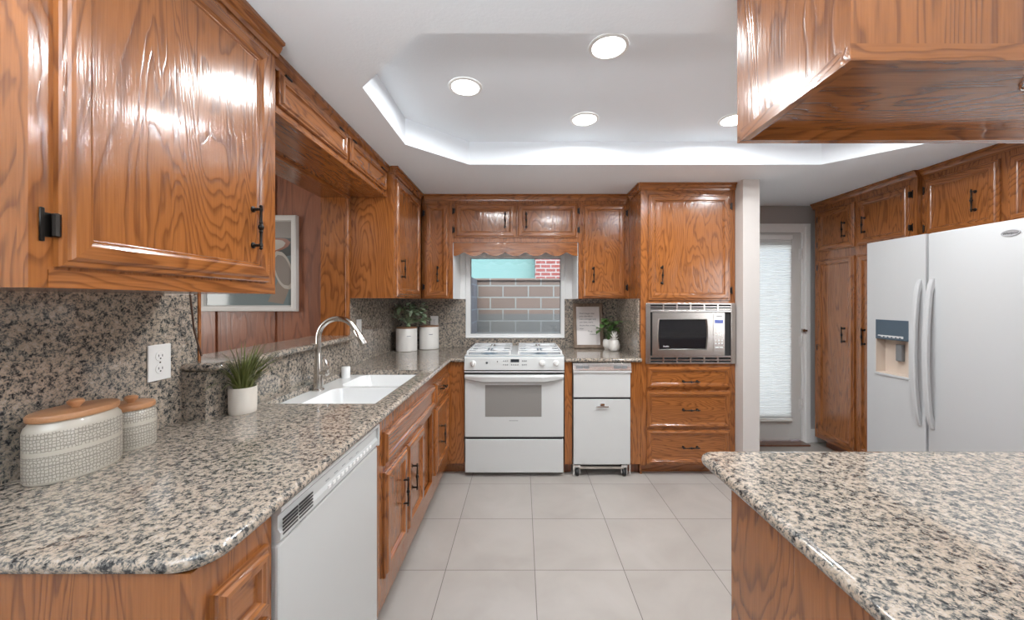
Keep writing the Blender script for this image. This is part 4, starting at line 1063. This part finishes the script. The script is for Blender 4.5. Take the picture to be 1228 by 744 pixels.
def pineapple():
    b = (.826, 3.395, ZK1)
    c = thing('pineapple_vase', 'white ceramic pineapple ornament with leafy crown beside the framed letter', 'ornament', b)
    m = MB(); n = 30; rings = []
    for i in range(17):
        t = i/16; z = t*.098; r = .048*(math.sin(PI*(.12 + .80*t))**.32)
        if i == 0: r = .030
        rings.append([(b[0] + (r + .0016*math.cos(8*(2*PI*k/n) + (5 if k % 2 else -5)*t*3))*math.cos(2*PI*k/n), b[1] + (r + .0016*math.cos(8*(2*PI*k/n) - 15*t))*math.sin(2*PI*k/n), b[2] + z) for k in range(n)])
    m.loft(rings); m.build('body', CERAM, c, smooth=True)
    m = MB()
    m.lathe((b[0], b[1], b[2]+.096), [(0, .014), (.02, .009), (.04, .004), (.05, .001)], n=12)
    for lev, (cnt, L_, el) in enumerate(((7, .040, .35), (6, .042, .75), (5, .044, 1.15))):
        for k in range(cnt):
            a = 2*PI*(k + .5*lev)/cnt; d = Vector((math.cos(a)*math.cos(el), math.sin(a)*math.cos(el), math.sin(el)))
            p = Vector((b[0], b[1], b[2] + .102 + .014*lev)) + Vector((math.cos(a), math.sin(a), 0))*.006
            m.tube([p, p + d*L_*.5, p + d*L_ + Vector((0, 0, .004))], [.0055, .0045, .0006], 6)
    m.build('crown', CERAM, c, smooth=True)
pineapple()
def plant_pot():
    b = (.80, 3.515, ZK1); rnd = random.Random(5)
    c = thing('potted_plant', 'green broad-leaved plant in a round white pot behind the pineapple ornament', 'potted plant', b)
    m = MB(); m.lathe(b, [(0, .03), (.004, .036), (.03, .05), (.06, .052), (.085, .046), (.092, .042), (.088, .038), (.075, .036), (.074, .002)], n=28); m.build('pot', CERAM, c, smooth=True)
    m = MB(); st = MB(); base = (b[0], b[1], ZK1+.075)
    lim = lambda q: q.x < .905 and q.y < 3.60 and q.z < 1.27 and q.z > ZK1+.09 and not (q.x < .785 and q.y > 3.54 - 0*q.z)
    foliage(m, st, base, 40, .125, .22, .07, .045, rnd, lim, 2)
    m.build('leaves', [GREEN, GREEN2], c, smooth=True, recalc=False); st.build('stems', GREEN, c)
plant_pot()

# ---------------- outlets and switches
def plate(F, u, v, w, h, name, label, kind, cat):
    loc = F(u, v - h/2, 0)
    c = thing(name, label, cat, loc)
    m = MB(); m.fbox(F, u-w/2, u+w/2, v-h/2, v+h/2, 0, .006, bev=.0025); pl = m.build('cover_plate', PLASTW, c)
    if kind == 'outlet':
        for s in (-1, 1):
            vv = v + s*h*.175
            m = MB(); nrm = Vector(F(0, 0, 1)) - Vector(F(0, 0, 0)); m.lathe(F(u, vv, .005), [(0, .0175), (.0025, .0172), (.003, .015)], nrm, 24); rc = m.build('receptacle', PLASTW, pl)
            m = MB(); m.fbox(F, u-.008, u-.0055, vv-.002, vv+.006, .006, .0083); m.fbox(F, u+.0055, u+.008, vv-.002, vv+.006, .006, .0083); m.lathe(F(u, vv-.008, .006), [(0, .0028), (.0023, .0028)], nrm, 10); m.bm.verts.ensure_lookup_table()
            o = m.build('slots', BLACK, pl)
        m = MB(); m.lathe(F(u, v, .005), [(0, .003), (.0018, .003)], Vector(F(0, 0, 1)) - Vector(F(0, 0, 0)), 8); m.build('screw', NICKEL, pl)
    else:
        m = MB(); m.fbox(F, u-.011, u+.011, v-.022, v+.022, .005, .0085, bev=.0015, seg=1); m.build('rocker', PLASTW, pl)
plate(FL(XN), 1.325, 1.155, .084, .125, 'wall_outlet', 'white duplex wall outlet on the near granite splashback above the canisters', 'outlet', 'outlet')
plate(FL(XW), 2.74, 1.177, .075, .118, 'wall_switch', 'white wall plate on the granite beside the pass-through, right of the faucet', 'switch', 'switch')
plate(FB(YB), -.845, 1.165, .075, .118, 'wall_outlet', 'white duplex wall outlet behind the white corner canisters on the back wall', 'outlet', 'outlet')

m = MB(); pts = [(-1.262, 1.44, 1.394), (-1.255, 1.45, 1.36), (-1.262, 1.462, 1.27), (-1.262, 1.474, 1.20), (-1.258, 1.49, 1.155)]
pts = [(-1.225, 1.40, 1.394), (-1.228, 1.412, 1.33), (-1.245, 1.44, 1.26), (-1.25, 1.465, 1.20), (-1.25, 1.48, 1.155)]
m.tube(pts, .0032, 8)
solo(m, 'power_cord', CORD, 'thin brown cord hanging below the near wall cabinet at the opening edge', 'cord', (-1.25, 1.48, 1.14), smooth=True)

# ---------------- framed picture in the den
def picture():
    yw = yd; X0, X1, Z0, Z1 = (243-626)/455*yw, (358.5-626)/455*yw, 1.37-12.5/455*yw, 1.37+101.5/455*yw
    c = thing('framed_picture', 'white framed picture of rowing boats on the den wall seen through the pass-through', 'picture', ((X0+X1)/2, yw-.02, Z0))
    F = FB(yw)
    m = MB(); fw = .042; prof = [(0, .001), (0, .034), (.004, .038), (.014, .038), (.018, .036), (fw-.008, .034), (fw, .018)]
    m.loft([[F(u, v, w) for u, v in ((X0+i, Z0+i), (X1-i, Z0+i), (X1-i, Z1-i), (X0+i, Z1-i))] for i, w in prof], 0, True, True); m.build('frame', FRAMEW, c)
    a0, a1, b0, b1 = X0+fw-.004, X1-fw+.004, Z0+fw-.004, Z1-fw+.004; W_, H_ = a1-a0, b1-b0
    m = MB(); lev = [0]
    def poly(pts, mat):
        lev[0] += 1; w0 = .0185 + .0002*lev[0]
        m.prism([(a0 + p*W_, b0 + q*H_) for p, q in pts], lambda u, v, w: F(u, v, w), .0182, w0, mat)
    poly([(0, 0), (1, 0), (1, 1), (0, 1)], 0)
    poly([(0, .80), (1, .78), (1, 1), (0, 1)], 5)
    poly([(0, .42), (.55, .50), (1, .60), (1, .80), (0, .82)], 1)
    def boat(cx, cy, L_, W2, ang, mh, mi):
        ca, sa = math.cos(ang), math.sin(ang)
        def sh(s): return [(cx + (t*L_*s)*ca - (W2*s*math.sqrt(max(0, 1-abs(t)**2.3))*sg)*sa, cy + (t*L_*s)*sa + (W2*s*math.sqrt(max(0, 1-abs(t)**2.3))*sg)*ca)
                             for sg, ts in ((1, [i/8-1 for i in range(17)]), (-1, [1-i/8 for i in range(1, 16)])) for t in ts]
        poly(sh(1), mh); poly(sh(.80), mi)
    poly([(.72, .05), (.9, .02), (.97, .2), (.86, .34)], 3)
    boat(.70, .70, .29, .085, .18, 2, 4); boat(.90, .42, .24, .105, 1.9, 4, 5); boat(.30, .60, .26, .085, -.1, 2, 3); boat(.25, .25, .22, .075, .35, 4, 5)
    m.build('artwork', [ART_W, ART_D, ART_B, ART_S, ART_L, ART_G], c)
picture()

# ------------------------------------------------------------------ outside the window
m = MB(); m.box(-8, 9, yb1, 14, -.25, -.1); o = solo(m, 'patio', CONC, 'pale concrete side yard outside the kitchen window', 'ground', (0, 6, -.25)); o['kind'] = 'structure'
c = thing('block_wall', 'tan concrete block garden wall outside the kitchen window', 'wall', (.5, 6.1, -.1))
m = MB(); m.box(-6, 7, 6.0, 6.2, 1.165, 1.69); m.build('upper_courses', CMU, c)
m = MB(); m.box(-6, 7, 6.0, 6.2, -.1, 1.165); m.build('lower_courses', CMU_REFL, c)  # same wall, grey pane reflection painted into these courses
m = MB(); m.box(-6, 7, 5.97, 6.23, 1.69, 1.725, bev=.008); m.build('cap', CMU, c)
m = MB(); m.box(-.92, -.705, 4.6, 5.965, -.1, 1.70)
solo(m, 'block_wall', CMUY, 'grey concrete block return wall at the left edge of the window view', 'wall', (-.81, 5.3, -.1))
c = thing('neighbour_house', 'turquoise stucco house behind the garden wall with red brick chimney', 'house', (.5, 9, -.1))
m = MB(); m.box(-7, 8, 8.4, 9.6, -.1, 3.2); m.build('wall', TEAL, c)
m = MB(); m.box(.28, 1.6, 8.0, 8.4, -.1, 4.6); m.build('chimney', BRICKR, c)
m = MB(); m.box(-7.3, 8.3, 7.8, 10, 3.2, 3.35); m.build('eave', TRIMW, c)
